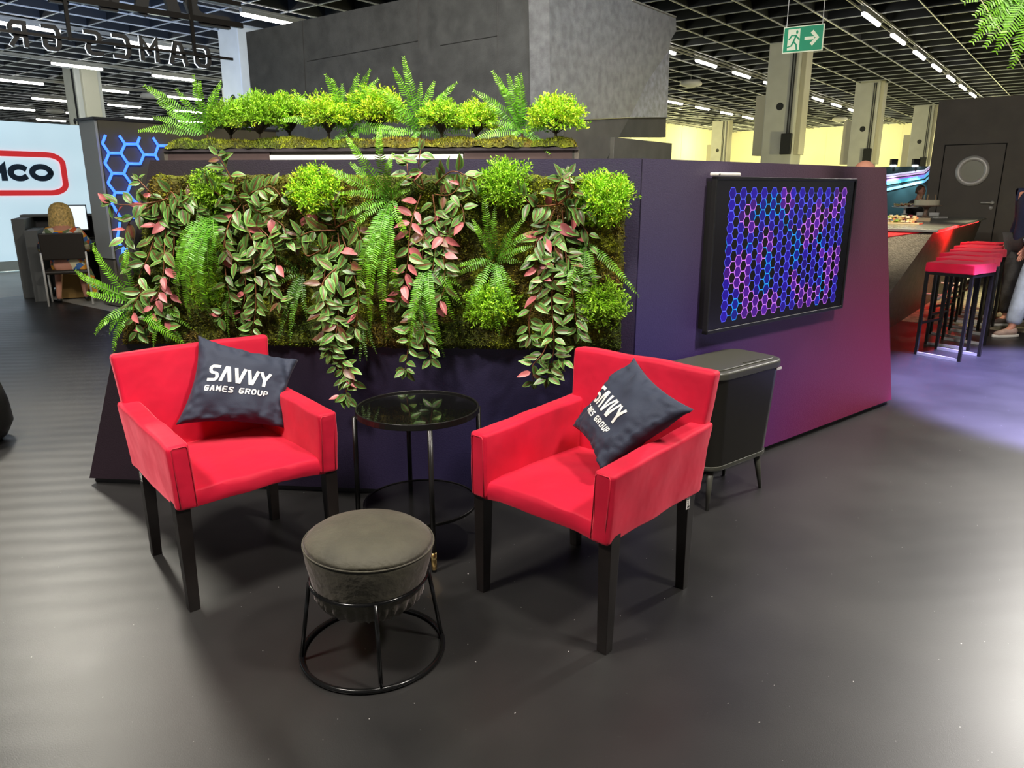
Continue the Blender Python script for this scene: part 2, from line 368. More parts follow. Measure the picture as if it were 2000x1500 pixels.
# ---- dark wall with the round-window door
DWM = mat('dark_wall', (.13, .115, .09), .6, var=.12, vscale=3, bump=.1)
U0 = 15.4
def dw(px, py, off=0.0): return onp(px, py, uv(U0-off, 0), -HU)
tl_ = dw(1835, 193); left = tl_.dot(HV)
wall = struct(MB().obox(uv(U0, left-9, 0), HV*9, HU*.25, Z*3.0).build('wall_right', DWM))
o_ = uv(U0-.02, left-9, 0)
struct(MB().obox(o_, HV*9, HU*.02, Z*.1).build('wall_foot_strip', DK))  # black strip along the foot of the dark wall
q = [dw(1847, 284, .012), dw(1966, 281, .012)]; dl = q[0].dot(HV); dr = q[1].dot(HV); dt = (q[0].z+q[1].z)/2
door = struct(MB().obox(uv(U0-.02, dr, .02), HV*(dl-dr), HU*.02, Z*(dt-.02)).build('door_1', mat('door_black', (.12, .105, .082), .55, var=.1, vscale=3), bevel=.004))
g = .012
sm = MB()
for a, b_, c_, d_ in ((dr-g, dl+g, dt, dt+g), (dr-g, dr, 0, dt), (dl, dl+g, 0, dt)):
    sm.obox(uv(U0-.022, a, c_), HV*(b_-a), HU*.02, Z*(d_-c_))
sm.build('door_gap', mat('gap_black', (.003, .003, .003), .9), door)
pc = dw(1899, 334, .03)
MB().add([], [])
MET = mat('brushed_metal', (.78, .76, .70), .4, metal=.25)
def vring(c, n, r0, r1, th, N=40):
    m = MB(); X = n.cross(Z).normalized()
    prof = [(r0, 0), (r0, th), ((r0+r1)/2, th*1.5), (r1, th*.6), (r1, 0)]
    vs = []; fs = []
    for i in range(N):
        a = 2*math.pi*i/N; d = X*math.cos(a)+Z*math.sin(a)
        vs += [c+d*r+n*h for r, h in prof]
    for i in range(N):
        for j in range(4): fs.append((i*5+j, ((i+1) % N)*5+j, ((i+1) % N)*5+j+1, i*5+j+1))
    return m.add(vs, fs)
vring(pc, -HU, .175, .255, .03).build('porthole_ring', MET, door, smooth=True)
m = MB(); X = HV; m.add([pc+X*.18*math.cos(2*math.pi*i/32)+Z*.18*math.sin(2*math.pi*i/32)-HU*.004 for i in range(32)], [tuple(range(32))]).build('porthole_pane', mat('frosted_pane', (.42, .42, .32), .25), door)
hp = dw(1938, 396, .05)
MB().tube([hp+HU*.03, hp-HU*.03], .03, 14).tube([hp-HU*.03, hp-HU*.03+HV*.17], .014, 10).build('door_handle', MET, door, smooth=True)
hp2 = dw(1935, 406, .03); MB().tube([hp2+HU*.01, hp2-HU*.01], .03, 14).build('lock_cover', MET, door, smooth=True)
# ---- pale stand wall with red-framed sign at the left
VW = 16.2
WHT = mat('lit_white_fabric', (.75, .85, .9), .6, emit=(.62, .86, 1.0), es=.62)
def ww(px, py, off=0.0): return onp(px, py, uv(0, VW-off), -HV)
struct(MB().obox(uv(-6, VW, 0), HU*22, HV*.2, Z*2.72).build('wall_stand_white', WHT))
struct(MB().obox(uv(-6, VW-.02, 0), HU*22, HV*.02, Z*.18).build('baseboard_left', mat('white_base', (.7, .8, .8), .5)))
sg = thing('logo_sign', 'red-framed logo sign with dark blue letters on the pale wall', 'sign', ww(0, 381, .03))
RED = mat('sign_red', (.85, .03, .04), .5, emit=(1, .05, .06), es=.35); NVY = mat('sign_navy', (.03, .07, .15), .5)
def wfn(base, X, Y, n, th=0):
    return lambda x, y, h: base+X*x+Y*y+n*h
b0 = ww(0, 381, .01); ytop = ww(60, 297).z; ybot = ww(60, 381).z; xr = ww(132, 340).dot(HU); xl = -1.5
fr = []; rad = .28
pts = [(xl, ybot+.04)]+[(xr-.07-rad+rad*math.sin(math.radians(a)), ybot+.04+rad*.6-rad*.6*math.cos(math.radians(a))) for a in range(0, 91, 15)]
pts += [(xr-.07-rad+rad*math.cos(math.radians(a)), ytop-.04-rad*.6+rad*.6*math.sin(math.radians(a))) for a in range(0, 91, 15)]+[(xl, ytop-.04), (xl, ybot+.04)]
fm = MB(); F_ = lambda x, y, h: uv(x, VW-.012-h, y)
pen([pts], .10, F_, fm, thick=.02); fm.build('frame', RED, sg)
def px2(px, py): p = ww(px, py); return p.dot(HU), p.z
for gname, x0, x1 in (('Or', 57, 103), ('Cr', 15, 58), ('M', -32, 12)):
    a = px2(x0+3, 353); b_ = px2(x1-3, 324)
    lm = MB(); pen(place(GL[gname], a[0]+.04, a[1]+.04, b_[0]-a[0]-.08, b_[1]-a[1]-.06), .10, F_, lm, thick=.02); lm.build('letter', NVY, sg)

# ---- dark partition with blue hexagon light tubes
VH = 10.02; UH = 4.55
HXM = mat('olive_black_panel', (.085, .075, .045), .55, var=.15, vscale=2); GRY = mat('grey_endpanel', (.34, .36, .35), .6)
hw = thing('stand_partition', 'dark olive partition with grey end panel behind the woman', 'partition', uv(UH, VH, 0))
UL = 7.15-UH
MB().obox(uv(UH, VH, 0), HU*UL, HV*.46, Z*2.34).build('panel', HXM, hw)
MB().obox(uv(UH-.03, VH+.03, .62), HU*.03, HV*.43, Z*1.72).build('end_panel', GRY, hw)
MB().obox(uv(UH-.03, VH+.03, 0), HU*.03, HV*.43, Z*.6).build('end_base', DWM, hw)
MB().obox(uv(UH-.06, VH-.02, 2.34), HU*(UL+.1), HV*.5, Z*.03).build('top_cap', DK, hw)
HV_ = dict(a=(206,264),b=(200,280),c=(213,299),d=(236,299),e=(244.5,281.5),f=(233,265),g=(268,281.5),h=(272.5,268),i=(281,302),j=(303,302.5),k=(309,284.5),l=(299,269),m=(330,284.5),n=(274,320),o=(250,319.6),p=(242,339),q=(219,338.5),r=(205,318.6),s=(255.6,358),t=(268,358),u=(248.5,376.5),v=(225,376),w=(211,357.6),x=(222,384),y=(262,392),z=(308,312),A=(218,397),B=(235,425),C=(233,446),D=(228,470),E=(240,484),F=(248,487),G=(238,505),H=(246,520),I=(270,425),J=(278,405),K=(290,320),L=(317,330))
edges = 'ab bc cd de ef eg gh gi ij jk kl km jz in no od op pq qr rc ps st su uv vw wq vx uy xA AB BC CD DE EF EG GH BI IJ Jy zL'.split()
hx = thing('hexagon_light', 'glowing blue hexagon light tubes on the dark olive partition', 'light', onp(240, 520, uv(0, VH-.05), -HV))
hm = MB()
for e in edges:
    a, b_ = (onp(*HV_[c], uv(0, VH-.05), -HV) for c in e)
    hm.tube([a, b_], .017, 8)
hm.build('light_tube', mat('blue_glow', (.05, .1, .8), .4, emit=(.03, .12, 1), es=3.2), hx, smooth=True)
# ---- big grey tower
TWM = mat('tower_grey', (.11, .113, .108), .38, var=.22, vscale=5, bump=.35, bscale=90, bdet=6)
TWB = mat('tower_silver', (.30, .31, .31), .32, metal=.25, var=.25, vscale=9, bump=.5, bscale=120, bdet=6)
TWL = mat('tower_lower_olive', (.13, .125, .10), .5, var=.15, vscale=4)  # olive tone for the lower tower parts, darker than the silver above
TZ = 4.0
tA = fl(480, 63, TZ); vA = tA.dot(HV); uB = None
eB = fl(1320, 35, TZ); vB = fl(1235, 1, TZ).dot(HV)
corner_u = tA.dot(HU); 
nA = -HU
def ta(px, py, off=0.0): return onp(px, py, uv(corner_u-off, 0), nA)
def tb(px, py, off=0.0): return onp(px, py, uv(0, vB-off), -HV)
tw = thing('booth_tower', 'tall angular dark grey tower rising behind the plant box', 'tower', uv(corner_u, vB, 0))
c_u = tb(1075, 200).dot(HU)
# front face follows the hall axis; both faces meet in the near corner
fA = [uv(c_u, vB, 0), uv(c_u, vB, TZ), tA, Vector((tA.x, tA.y, 0))]
nn = (fA[3]-fA[0]).cross(Z).normalized(); nn = -nn if nn.dot(Vector((0, -1, 0))) < 0 else nn
MB().prism(fA, -nn*.3).build('front_face', TWM, tw)
dA = (Vector((tA.x, tA.y, 0))-uv(c_u, vB, 0))
def fa(px, py, off=.0): return onp(px, py, uv(c_u, vB, 0)+nn*off, nn)
jm = MB()
for a, b_ in (((817, -10), (817, 92)), ((972, -10), (972, 235)), ((860, 89), (972, 70)), ((590, 40), (600, 235)), ((600, 120), (817, 80))):
    P, Q = fa(*a, .002), fa(*b_, .002); jm.tube([P, Q], .006, 4)
jm.build('panel_joint', mat('joint_dark', (.03, .03, .028), .6), tw)
main = [tb(1075, 236), tb(1072, -60), tb(1150, -60), tb(1235, 1), tb(1320, 34), tb(1321, 60), tb(1310, 78), tb(1308, 96), tb(1267, 155), tb(1230, 229)]
MB().prism(main, HV*.3).build('side_face', TWB, tw)
MB().prism([tb(1308, 96, -.35), tb(1303, 229, -.35), tb(1225, 229, -.35), tb(1262, 150, -.35)], HV*.1).build('inner_facet', mat('tower_blue_silver', (.42, .44, .54), .3, metal=.3, var=.3, vscale=12, bump=.5, bscale=140), tw)
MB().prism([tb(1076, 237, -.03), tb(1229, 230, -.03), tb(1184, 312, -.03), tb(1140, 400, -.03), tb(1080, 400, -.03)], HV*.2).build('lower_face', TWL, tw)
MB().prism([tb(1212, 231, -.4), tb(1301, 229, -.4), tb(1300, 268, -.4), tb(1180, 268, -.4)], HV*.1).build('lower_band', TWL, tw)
MB().tube([tb(1235, 0, .01), tb(1320, 33, .01)], .012, 6).build('edge_strip', mat('edge_bright', (.6, .6, .5), .3, metal=.5), tw)
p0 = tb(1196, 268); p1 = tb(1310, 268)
MB().obox(Vector((p0.x, p0.y, 0))-HV*.03, HU*((p1-p0).dot(HU)), HV*.5, Z*p0.z).build('storage_cabinet', TWL, tw, bevel=.005)  # storage cabinet next to the tower, attached as one of its parts
# ---------------------------------------------------------------- the printed partition in the foreground
def print_mat(name, P, D, c00, c10, c01, c11, L, zm=1.63, rough=.42, mid=None):
    m = mat(name, (.1, .1, .1), rough, bump=.12, bscale=160); nt = m.node_tree; n = nt.nodes; b = n['Principled BSDF']
    g = n.new('ShaderNodeNewGeometry')
    sb = n.new('ShaderNodeVectorMath'); sb.operation = 'SUBTRACT'; sb.inputs[1].default_value = P; nt.links.new(g.outputs['Position'], sb.inputs[0])
    dt = n.new('ShaderNodeVectorMath'); dt.operation = 'DOT_PRODUCT'; dt.inputs[1].default_value = D; nt.links.new(sb.outputs[0], dt.inputs[0])
    s = n.new('ShaderNodeMapRange'); s.interpolation_type = 'SMOOTHSTEP'; s.inputs[2].default_value = L; nt.links.new(dt.outputs['Value'], s.inputs[0])
    sx = n.new('ShaderNodeSeparateXYZ'); nt.links.new(g.outputs['Position'], sx.inputs[0])
    z = n.new('ShaderNodeMapRange'); z.interpolation_type = 'SMOOTHSTEP'; z.inputs[2].default_value = zm; nt.links.new(sx.outputs[2], z.inputs[0])
    def mx(a, b_, f):
        k = n.new('ShaderNodeMix'); k.data_type = 'RGBA'; nt.links.new(f, k.inputs[0])
        for i, q in ((6, a), (7, b_)):
            if isinstance(q, tuple): k.inputs[i].default_value = (*q, 1)
            else: nt.links.new(q, k.inputs[i])
        return k.outputs[2]
    nt.links.new(mx(mx(c00, c10, s.outputs[0]), mx(c01, c11, s.outputs[0]), z.outputs[0]), b.inputs['Base Color'])
    return m
FPM = print_mat('print_dark_violet', PA, D1, (.024, .013, .020), (.013, .011, .052), (.028, .021, .021), (.045, .037, .072), 2.8)
RPM = print_mat('print_blue_to_magenta', PB, D2, (.035, .022, .20), (.32, .006, .058), (.070, .058, .10), (.125, .056, .062), 2.75)
TOPM = mat('dark_board', (.05, .042, .045), .45, var=.1)
H1 = 1.63
bp_ = thing('booth_partition', 'angular low partition printed dark violet to magenta, carrying screen and plant wall', 'partition', PB)
tl1 = PA+D1*.5465+Z*H1; tr2 = PB+D2*2.275+Z*H1
MB().prism([PA+Z*.03, PB+Z*.03-D1*.006, PB+Z*H1-D1*.006, tl1], -N1*.04).build('front_panel', FPM, bp_)
MB().prism([PB+Z*.03, PC+Z*.03, tr2, PB+Z*H1], -N2*.04).build('side_panel', RPM, bp_)
MB().prism([PA-N1*.02+D1*.02, PB-N1*.02, PB-N1*.05, PA-N1*.05+D1*.02], Z*.035).prism([PB-N2*.02, PC-N2*.02-D2*.02, PC-N2*.05-D2*.02, PB-N2*.05], Z*.035).build('plinth', DK, bp_)
bk1 = tl1-N1*.5+D1*.25; bk2 = tr2-N2*.5-D2*.3; bkc = PB+Z*H1-(N1+N2).normalized()*.6
MB().prism([tl1-N1*.04, PB+Z*H1-N1*.04, tr2-N2*.04, bk2, bkc, bk1], Z*-.03).build('top_panel', TOPM, bp_)
MB().prism([PA-N1*.04, tl1-N1*.04, bk1, Vector((bk1.x, bk1.y, 0))-D1*.3], D1*.03).build('end_panel', TOPM, bp_)
MB().prism([PC-N2*.04-D2*.03, tr2-N2*.04-D2*.03, bk2-D2*.03, Vector((bk2.x, bk2.y, 0))-D2*.03], -D2*.02).build('end_panel', RPM, bp_)
# ---------------------------------------------------------------- screen with hexagon pattern
def rs(s, z, off): return PB+D2*s+N2*off+Z*z
tv = thing('display_screen', 'black framed wall screen showing a glowing blue and pink honeycomb', 'screen', rs(1.1, .8, .03))
sx0, sx1, sz0, sz1 = .445, 1.79, .803, 1.558
BZ = mat('bezel_black', (.012, .012, .011), .4); SCR = mat('screen_glass', (.012, .011, .012), .22)
MB().obox(rs(sx0+.02, sz0+.02, 0), D2*(sx1-sx0-.04), N2*.045, Z*(sz1-sz0-.04)).build('housing', BZ, tv)
fm = MB()
for a, b_, c_, d_ in ((sx0, sx1, sz0, sz0+.018), (sx0, sx1, sz1-.014, sz1), (sx0, sx0+.014, sz0, sz1), (sx1-.014, sx1, sz0, sz1)):
    fm.obox(rs(a, c_, .04), D2*(b_-a), N2*.028, Z*(d_-c_))
fm.build('bezel', BZ, tv, bevel=.002)
MB().obox(rs(sx0+.01, sz0+.01, .045), D2*(sx1-sx0-.02), N2*.017, Z*(sz1-sz0-.02)).build('screen_panel', SCR, tv)
hx0, hx1, hz0, hz1 = .565, 1.69, .865, 1.50
EM = bpy.data.materials.new('screen_image'); EM.use_nodes = True; nt = EM.node_tree; b_ = nt.nodes['Principled BSDF']
a_ = nt.nodes.new('ShaderNodeAttribute'); a_.attribute_name = 'Col'; b_.inputs['Base Color'].default_value = (0, 0, 0, 1)
b_.inputs['Roughness'].default_value = .25
nt.links.new(a_.outputs['Color'], b_.inputs['Emission Color']); b_.inputs['Emission Strength'].default_value = 1.15
def hcol(x, y):
    n1 = noise.noise(Vector((x*7, y*6, 3))); n2 = noise.noise(Vector((x*6+9, y*5, 8)))
    if n1 > .27: return (.02, .34, 1.0)
    if n2 > .08: return (.62, .20, .95)
    return (.10, .12, .95)
im = MB(); cols = 25; cw = (hx1-hx0)/cols; ch = (hz1-hz0)/11.6
def hexpts(cx, cz, k):
    w_ = cw*.667*k; h_ = ch*.5*k
    return [(cx-w_, cz), (cx-w_/2, cz-h_), (cx+w_/2, cz-h_), (cx+w_, cz), (cx+w_/2, cz+h_), (cx-w_/2, cz+h_)]
for i in range(cols):
    for j in range(12):
        cx = hx0+cw*(i+.5); cz = hz0+ch*(j+(.5 if i % 2 else 0)+.25)
        if cz+ch*.5 > hz1+ch*.3: continue
        oc = hexpts(cx, cz, 1.0); ic = hexpts(cx, cz, .915)
        for q in range(6):
            q2 = (q+1) % 6; mx_ = (oc[q][0]+oc[q2][0])/2; mz_ = (oc[q][1]+oc[q2][1])/2
            c = hcol(mx_, mz_)
            im.add([rs(*oc[q], .0625), rs(*oc[q2], .0625), rs(*ic[q2], .0625), rs(*ic[q], .0625)], [(0, 1, 2, 3)], c)
        if i % 2 == 0:
            c = hcol(cx, cz); k = .50+.4*noise.noise(Vector((cx*9, cz*9, 1)))
            im.add([rs(*p, .0624) for p in ic], [tuple(range(6))], (c[0]*.16*k+.008, c[1]*.05*k+.003, c[2]*k*.42))
im.build('screen_image', EM, tv)
rp = onp(1395, 343, PB+N2*.05, N2)
rc = thing('remote_control', 'small pale remote control lying on top of the black screen', 'remote', rs(.53, sz1, .045))
MB().obox(rs(.452, sz1+.002, .02), D2*.19, N2*.045, Z*.017).build('body', mat('ivory_plastic', (.75, .72, .62), .4), rc, bevel=.006, smooth=True)
MB().tube([rs(.47, sz1+.010, .064), rs(.47, sz1+.010, .067)], .004, 8).build('sensor', DK, rc)

# ---------------------------------------------------------------- moss
def moss_mat():
    m = mat('moss', (.1, .15, .02), .9, attr=True, bump=.5, bscale=120); return m
MOSS = moss_mat()
def moss_col(p, rnd, k=1.0):
    a = noise.noise(p*3.1); b = noise.noise(p*11+Vector((5, 1, 2)))
    g = Vector((.13, .21, .008)); br = Vector((.27, .20, .015)); yl = Vector((.38, .44, .012)); rd = Vector((.30, .13, .03))
    c = g.lerp(br, min(1, max(0, .42+a*1.3))); c = c.lerp(yl, min(1, max(0, .2+b*1.6)))
    if noise.noise(p*7+Vector((2, 9, 4))) > .38: c = c.lerp(rd, .5)
    c = c*(rnd.uniform(.5, 1.35)*k); return tuple(c)
def moss_bed(name, corner, n_, nu, nv, depth, tufts, label, seed, rag=.012, blade=.012, parent=None, wave=None):
    """corner(s,t) -> point on the backing; n_ outward normal"""
    rnd = random.Random(seed); mb = MB(); P = {}
    for i in range(nu+1):
        for j in range(nv+1):
            s, t = i/nu, j/nv; p = corner(s, t)
            e = min(1, min(s, 1-s)*nu/2.0, min(t, 1-t)*nv/2.0)
            h = depth*(.55+.9*abs(noise.noise(p*6)))*(e**.5)+.006*noise.noise(p*30)*e
            if wave: h *= wave(s, t)
            if e == 0: p = p+Vector((noise.noise(p*17), noise.noise(p*19), noise.noise(p*23)))*rag
            P[i, j] = p+n_*max(h, .002 if e else 0)
    idx = {k: q for q, k in enumerate(P)}; vs = list(P.values()); fs = []; 
    b0 = len(mb.v)
    for i in range(nu):
        for j in range(nv):
            f = (idx[i, j], idx[i+1, j], idx[i+1, j+1], idx[i, j+1]); c = moss_col(P[i, j], rnd, .30)
            mb.v = mb.v or list(vs); mb.f.append(list(f)); mb.c.append(c)
    for _ in range(tufts):
        s, t = rnd.random()*nu, rnd.random()*nv; i, j = int(s), int(t); a, b = s-i, t-j
        p = P[i, j].lerp(P[i+1, j], a).lerp(P[i, j+1].lerp(P[i+1, j+1], a), b)
        d = (n_*rnd.uniform(.3, 1)+Vector((rnd.uniform(-1, 1), rnd.uniform(-1, 1), rnd.uniform(-.5, 1)))*.7).normalized()
        sd = d.cross(Vector((rnd.uniform(-1, 1), rnd.uniform(-1, 1), rnd.uniform(-1, 1)))).normalized()
        L = blade*rnd.uniform(.5, 1.4); w_ = L*.22; c = moss_col(p, rnd)
        mb.add([p-sd*w_, p+sd*w_, p+d*L+sd*w_*.2], [(0, 1, 2)], c)
    return mb.build(name, MOSS, parent)
mc = [wf(298, 342), wf(1226, 342), wf(1211, 684), wf(240, 672)]
o = moss_bed('moss_panel', lambda s, t: mc[0].lerp(mc[1], s).lerp(mc[3].lerp(mc[2], s), t)+N1*.001, N1, 150, 56, .05, 52000, '', 3, blade=.013)
tag(o, 'rough green and brown moss panel on the front of the partition', 'moss', kind='stuff')
# ---------------------------------------------------------------- plant box behind the partition top
PO = -.30
def wb(px, py, off=0.0): return onp(px, py, PA+N1*(PO+off), N1)
bx0 = (wb(318, 300)-PA).dot(D1); bx1 = (wb(1130, 300)-PA).dot(D1); bz0 = H1-.02; bz1 = wb(700, 290).z
def wl(s, z, off=0.0): return PA+D1*s+N1*(PO+off)+Z*z
pbx = thing('plant_box', 'long low dark plant box behind the partition top', 'planter', wl((bx0+bx1)/2, bz0))
BRN = mat('brown_board', (.085, .055, .05), .5, var=.15); WB = mat('white_board', (.9, .9, .78), .45)
sW0 = (wb(525, 300)-PA).dot(D1); sW1 = (wb(905, 300)-PA).dot(D1)
MB().obox(wl(bx0, bz1-.012, -.26), D1*(bx1-bx0), N1*.26, Z*.014).build('top_board', TOPM, pbx)
MB().obox(wl(bx0+.02, bz0, -.03), D1*(sW0-bx0-.02), N1*.02, Z*(bz1-bz0-.01)).build('end_block', BRN, pbx)
MB().obox(wl(sW1, bz0, -.03), D1*(bx1-sW1-.03), N1*.02, Z*(bz1-bz0-.01)).build('end_block', BRN, pbx)
MB().obox(wl(sW0+.003, bz0, -.05), D1*(sW1-sW0-.003), N1*.02, Z*(bz1-bz0-.01)).build('recessed_board', DWM, pbx)
MB().obox(wl(sW0+.003, bz0, -.008), D1*(sW1-sW0-.006), N1*.008, Z*(wb(700, 302).z-bz0)).build('white_strip', WB, pbx)
MB().obox(wl(bx0, bz0, -.26), D1*.02, N1*.25, Z*(bz1-bz0-.012)).obox(wl(bx1-.02, bz0, -.26), D1*.02, N1*.25, Z*(bz1-bz0-.012)).build('end_board', DWM, pbx)
tz = bz1+.004
o = moss_bed('moss_mat', lambda s, t: wl(bx0+.01+(bx1-bx0-.02)*s, tz, .004-.26*t), Z, 130, 14, .045, 20000, '', 5, rag=.01, blade=.013)
tag(o, 'moss mat covering the top of the long plant box', 'moss', kind='stuff')

# ---------------------------------------------------------------- plants
def leaf_mat():
    m = mat('variegated_leaf', (.2, .4, .15), .38, spec=.5, bump=.0); nt = m.node_tree; n = nt.nodes; b = n['Principled BSDF']
    u = n.new('ShaderNodeUVMap'); s = n.new('ShaderNodeSeparateXYZ'); nt.links.new(u.outputs[0], s.inputs[0])
    a = n.new('ShaderNodeMath'); a.operation = 'SUBTRACT'; a.inputs[1].default_value = .5; nt.links.new(s.outputs[0], a.inputs[0])
    ab = n.new('ShaderNodeMath'); ab.operation = 'ABSOLUTE'; nt.links.new(a.outputs[0], ab.inputs[0])
    mp = n.new('ShaderNodeMapping'); mp.inputs['Scale'].default_value = (14, 2.0, 1); nt.links.new(u.outputs[0], mp.inputs[0])
    t = n.new('ShaderNodeTexNoise'); t.inputs['Scale'].default_value = 1; t.inputs['Detail'].default_value = 2; nt.links.new(mp.outputs[0], t.inputs[0])
    ms = n.new('ShaderNodeMath'); ms.operation = 'MULTIPLY_ADD'; ms.inputs[1].default_value = .16; nt.links.new(t.outputs['Fac'], ms.inputs[0])
    sb = n.new('ShaderNodeMath'); sb.operation = 'SUBTRACT'; sb.inputs[1].default_value = .08; nt.links.new(ab.outputs[0], sb.inputs[0]); nt.links.new(sb.outputs[0], ms.inputs[2])
    r = ramp(n, [(.0, (.20, .06, .03)), (.06, (.20, .12, .04)), (.11, (.045, .11, .022)), (.19, (.19, .36, .085)), (.27, (.04, .12, .02)), (.34, (.17, .35, .075)), (.43, (.13, .34, .05)), (.485, (.42, .70, .16))])
    nt.links.new(ms.outputs[0], r.inputs[0])
    at = n.new('ShaderNodeAttribute'); at.attribute_name = 'Col'; sc = n.new('ShaderNodeSeparateColor'); nt.links.new(at.outputs['Color'], sc.inputs[0])
    m1 = n.new('ShaderNodeMix'); m1.data_type = 'RGBA'; nt.links.new(sc.outputs[0], m1.inputs[0]); nt.links.new(r.outputs[0], m1.inputs[6]); m1.inputs[7].default_value = (.62, .17, .17, 1)
    m2 = n.new('ShaderNodeMix'); m2.data_type = 'RGBA'; nt.links.new(sc.outputs[2], m2.inputs[0]); nt.links.new(m1.outputs[2], m2.inputs[6]); m2.inputs[7].default_value = (.17, .025, .03, 1)
    m3 = n.new('ShaderNodeMix'); m3.data_type = 'RGBA'; m3.blend_type = 'MULTIPLY'; m3.inputs[0].default_value = 1
    nt.links.new(m2.outputs[2], m3.inputs[6]); nt.links.new(sc.outputs[1], m3.inputs[7]); nt.links.new(m3.outputs[2], b.inputs['Base Color'])
    b.inputs['Subsurface Weight'].default_value = 0
    return m
LEAF = leaf_mat()
FERN = mat('fern_green', (.1, .35, .06), .45, attr=True); BUSH = mat('bush_green', (.3, .5, .05), .55, attr=True)
STEM = mat('reddish_stem', (.26, .10, .04), .5); TWIG = mat('dark_twig', (.05, .035, .02), .7)
def add_leaf(mb, uvs, p, d, nrm, L, W, rnd, tint):
    d = d.normalized(); nrm = (nrm-d*nrm.dot(d)).normalized(); sd = d.cross(nrm); NL = 6; b = len(mb.v)
    droop = rnd.uniform(.1, .45); cup = rnd.uniform(.12, .4); tw = rnd.uniform(-.3, .3)
    for i in range(NL+1):
        t = i/NL; w_ = W*.5*(math.sin(math.pi*min(1, t**.72))**.85 if 0 < t < 1 else .02)
        if t > .7: w_ = W*.5*max(.01, ((1-t)/.3)**1.15*.80)
        c = p+d*(L*t*(1-.12*droop*t))-nrm*(L*droop*t*t*.6)
        nn = (nrm+d*(droop*t)).normalized()
        for k in (-1, -.5, 0, .5, 1):
            s2 = sd*math.cos(tw*t)+nn*math.sin(tw*t)
            mb.v.append(c+s2*(w_*k)+nn*(abs(k)**1.3*w_*cup)); uvs.append((k*.5*.98+.5, t))
    for i in range(NL):
        for k in range(4):
            a = b+i*5+k; mb.f.append([a, a+1, a+6, a+5]); mb.c.append(tint)
def smooth_path(pts, step):
    out = []; n = len(pts)
    for i in range(n-1):
        p0, p1, p2, p3 = pts[max(i-1, 0)], pts[i], pts[i+1], pts[min(i+2, n-1)]
        k = max(2, int((p2-p1).length/step))
        for q in range(k):
            t = q/k; out.append(.5*((2*p1)+(p2-p0)*t+(2*p0-5*p1+4*p2-p3)*t*t+(3*p1-p0-3*p2+p3)*t**3))
    out.append(pts[-1]); return out
def vine(label, root, strands, seed):
    rnd = random.Random(seed); t = thing('trailing_vine', label, 'plant', wf(*root, .03), 'variegated trailing vines on the moss panel')
    for st in strands:
        pts, offs, pink = st[0], st[1], st[2]; size = st[3] if len(st) > 3 else 1
        n = len(pts); P = []
        for i, (x, y) in enumerate(pts):
            f = i/(n-1); off = offs[0]+(offs[1]-offs[0])*f+.03*math.sin(f*math.pi); P.append(wf(x, y, off))
        path = smooth_path(P, .012); sm = MB().tube(path, [.0032-.0014*i/len(path) for i in range(len(path))], 5)
        so = sm.build('strand', STEM, t, smooth=True)
        mb = MB(); uvs = []; acc = 0; side = 1
        for i in range(1, len(path)):
            acc += (path[i]-path[i-1]).length
            last = i == len(path)-1
            if acc > .028 or last:
                acc = 0; side = -side; tg = (path[i]-path[i-1]).normalized()
                for s_ in ((side, -side) if rnd.random() < .55 else (side,)):
                    sdv = N1.cross(tg).normalized()*s_
                    d = (sdv*rnd.uniform(.45, 1)+tg*rnd.uniform(-.1, .8)+N1*rnd.uniform(-.1, .55)+Z*rnd.uniform(-.35, .15)).normalized()
                    nr = (N1*rnd.uniform(.5, 1)+Z*rnd.uniform(.1, .9)+D1*rnd.uniform(-.55, .55)).normalized()
                    L = rnd.uniform(.064, .098)*size*(1-.25*i/len(path)); r_ = rnd.random()
                    pk = pink*(.9 if seed == 104 else .6); tint = (1 if r_ < pk else 0, rnd.uniform(.55, 1.35), .75 if pk <= r_ < pk+.06 else (.18 if r_ > .85 else 0))
                    add_leaf(mb, uvs, path[i]+d*.006, d, nr, L, L*rnd.uniform(.38, .54), rnd, tint)
                if last:
                    for q in range(3):
                        d = (tg+Vector((rnd.uniform(-.5, .5), rnd.uniform(-.5, .2), rnd.uniform(-.4, .4)))).normalized()
                        add_leaf(mb, uvs, path[i], d, (N1+Z*.5).normalized(), .05*size, .022*size, rnd, (0, .9, .25 if q == 0 else 0))
        mb.build('leaves', LEAF, so, smooth=True, uvs=uvs)
    return t
G1 = 'fronds'
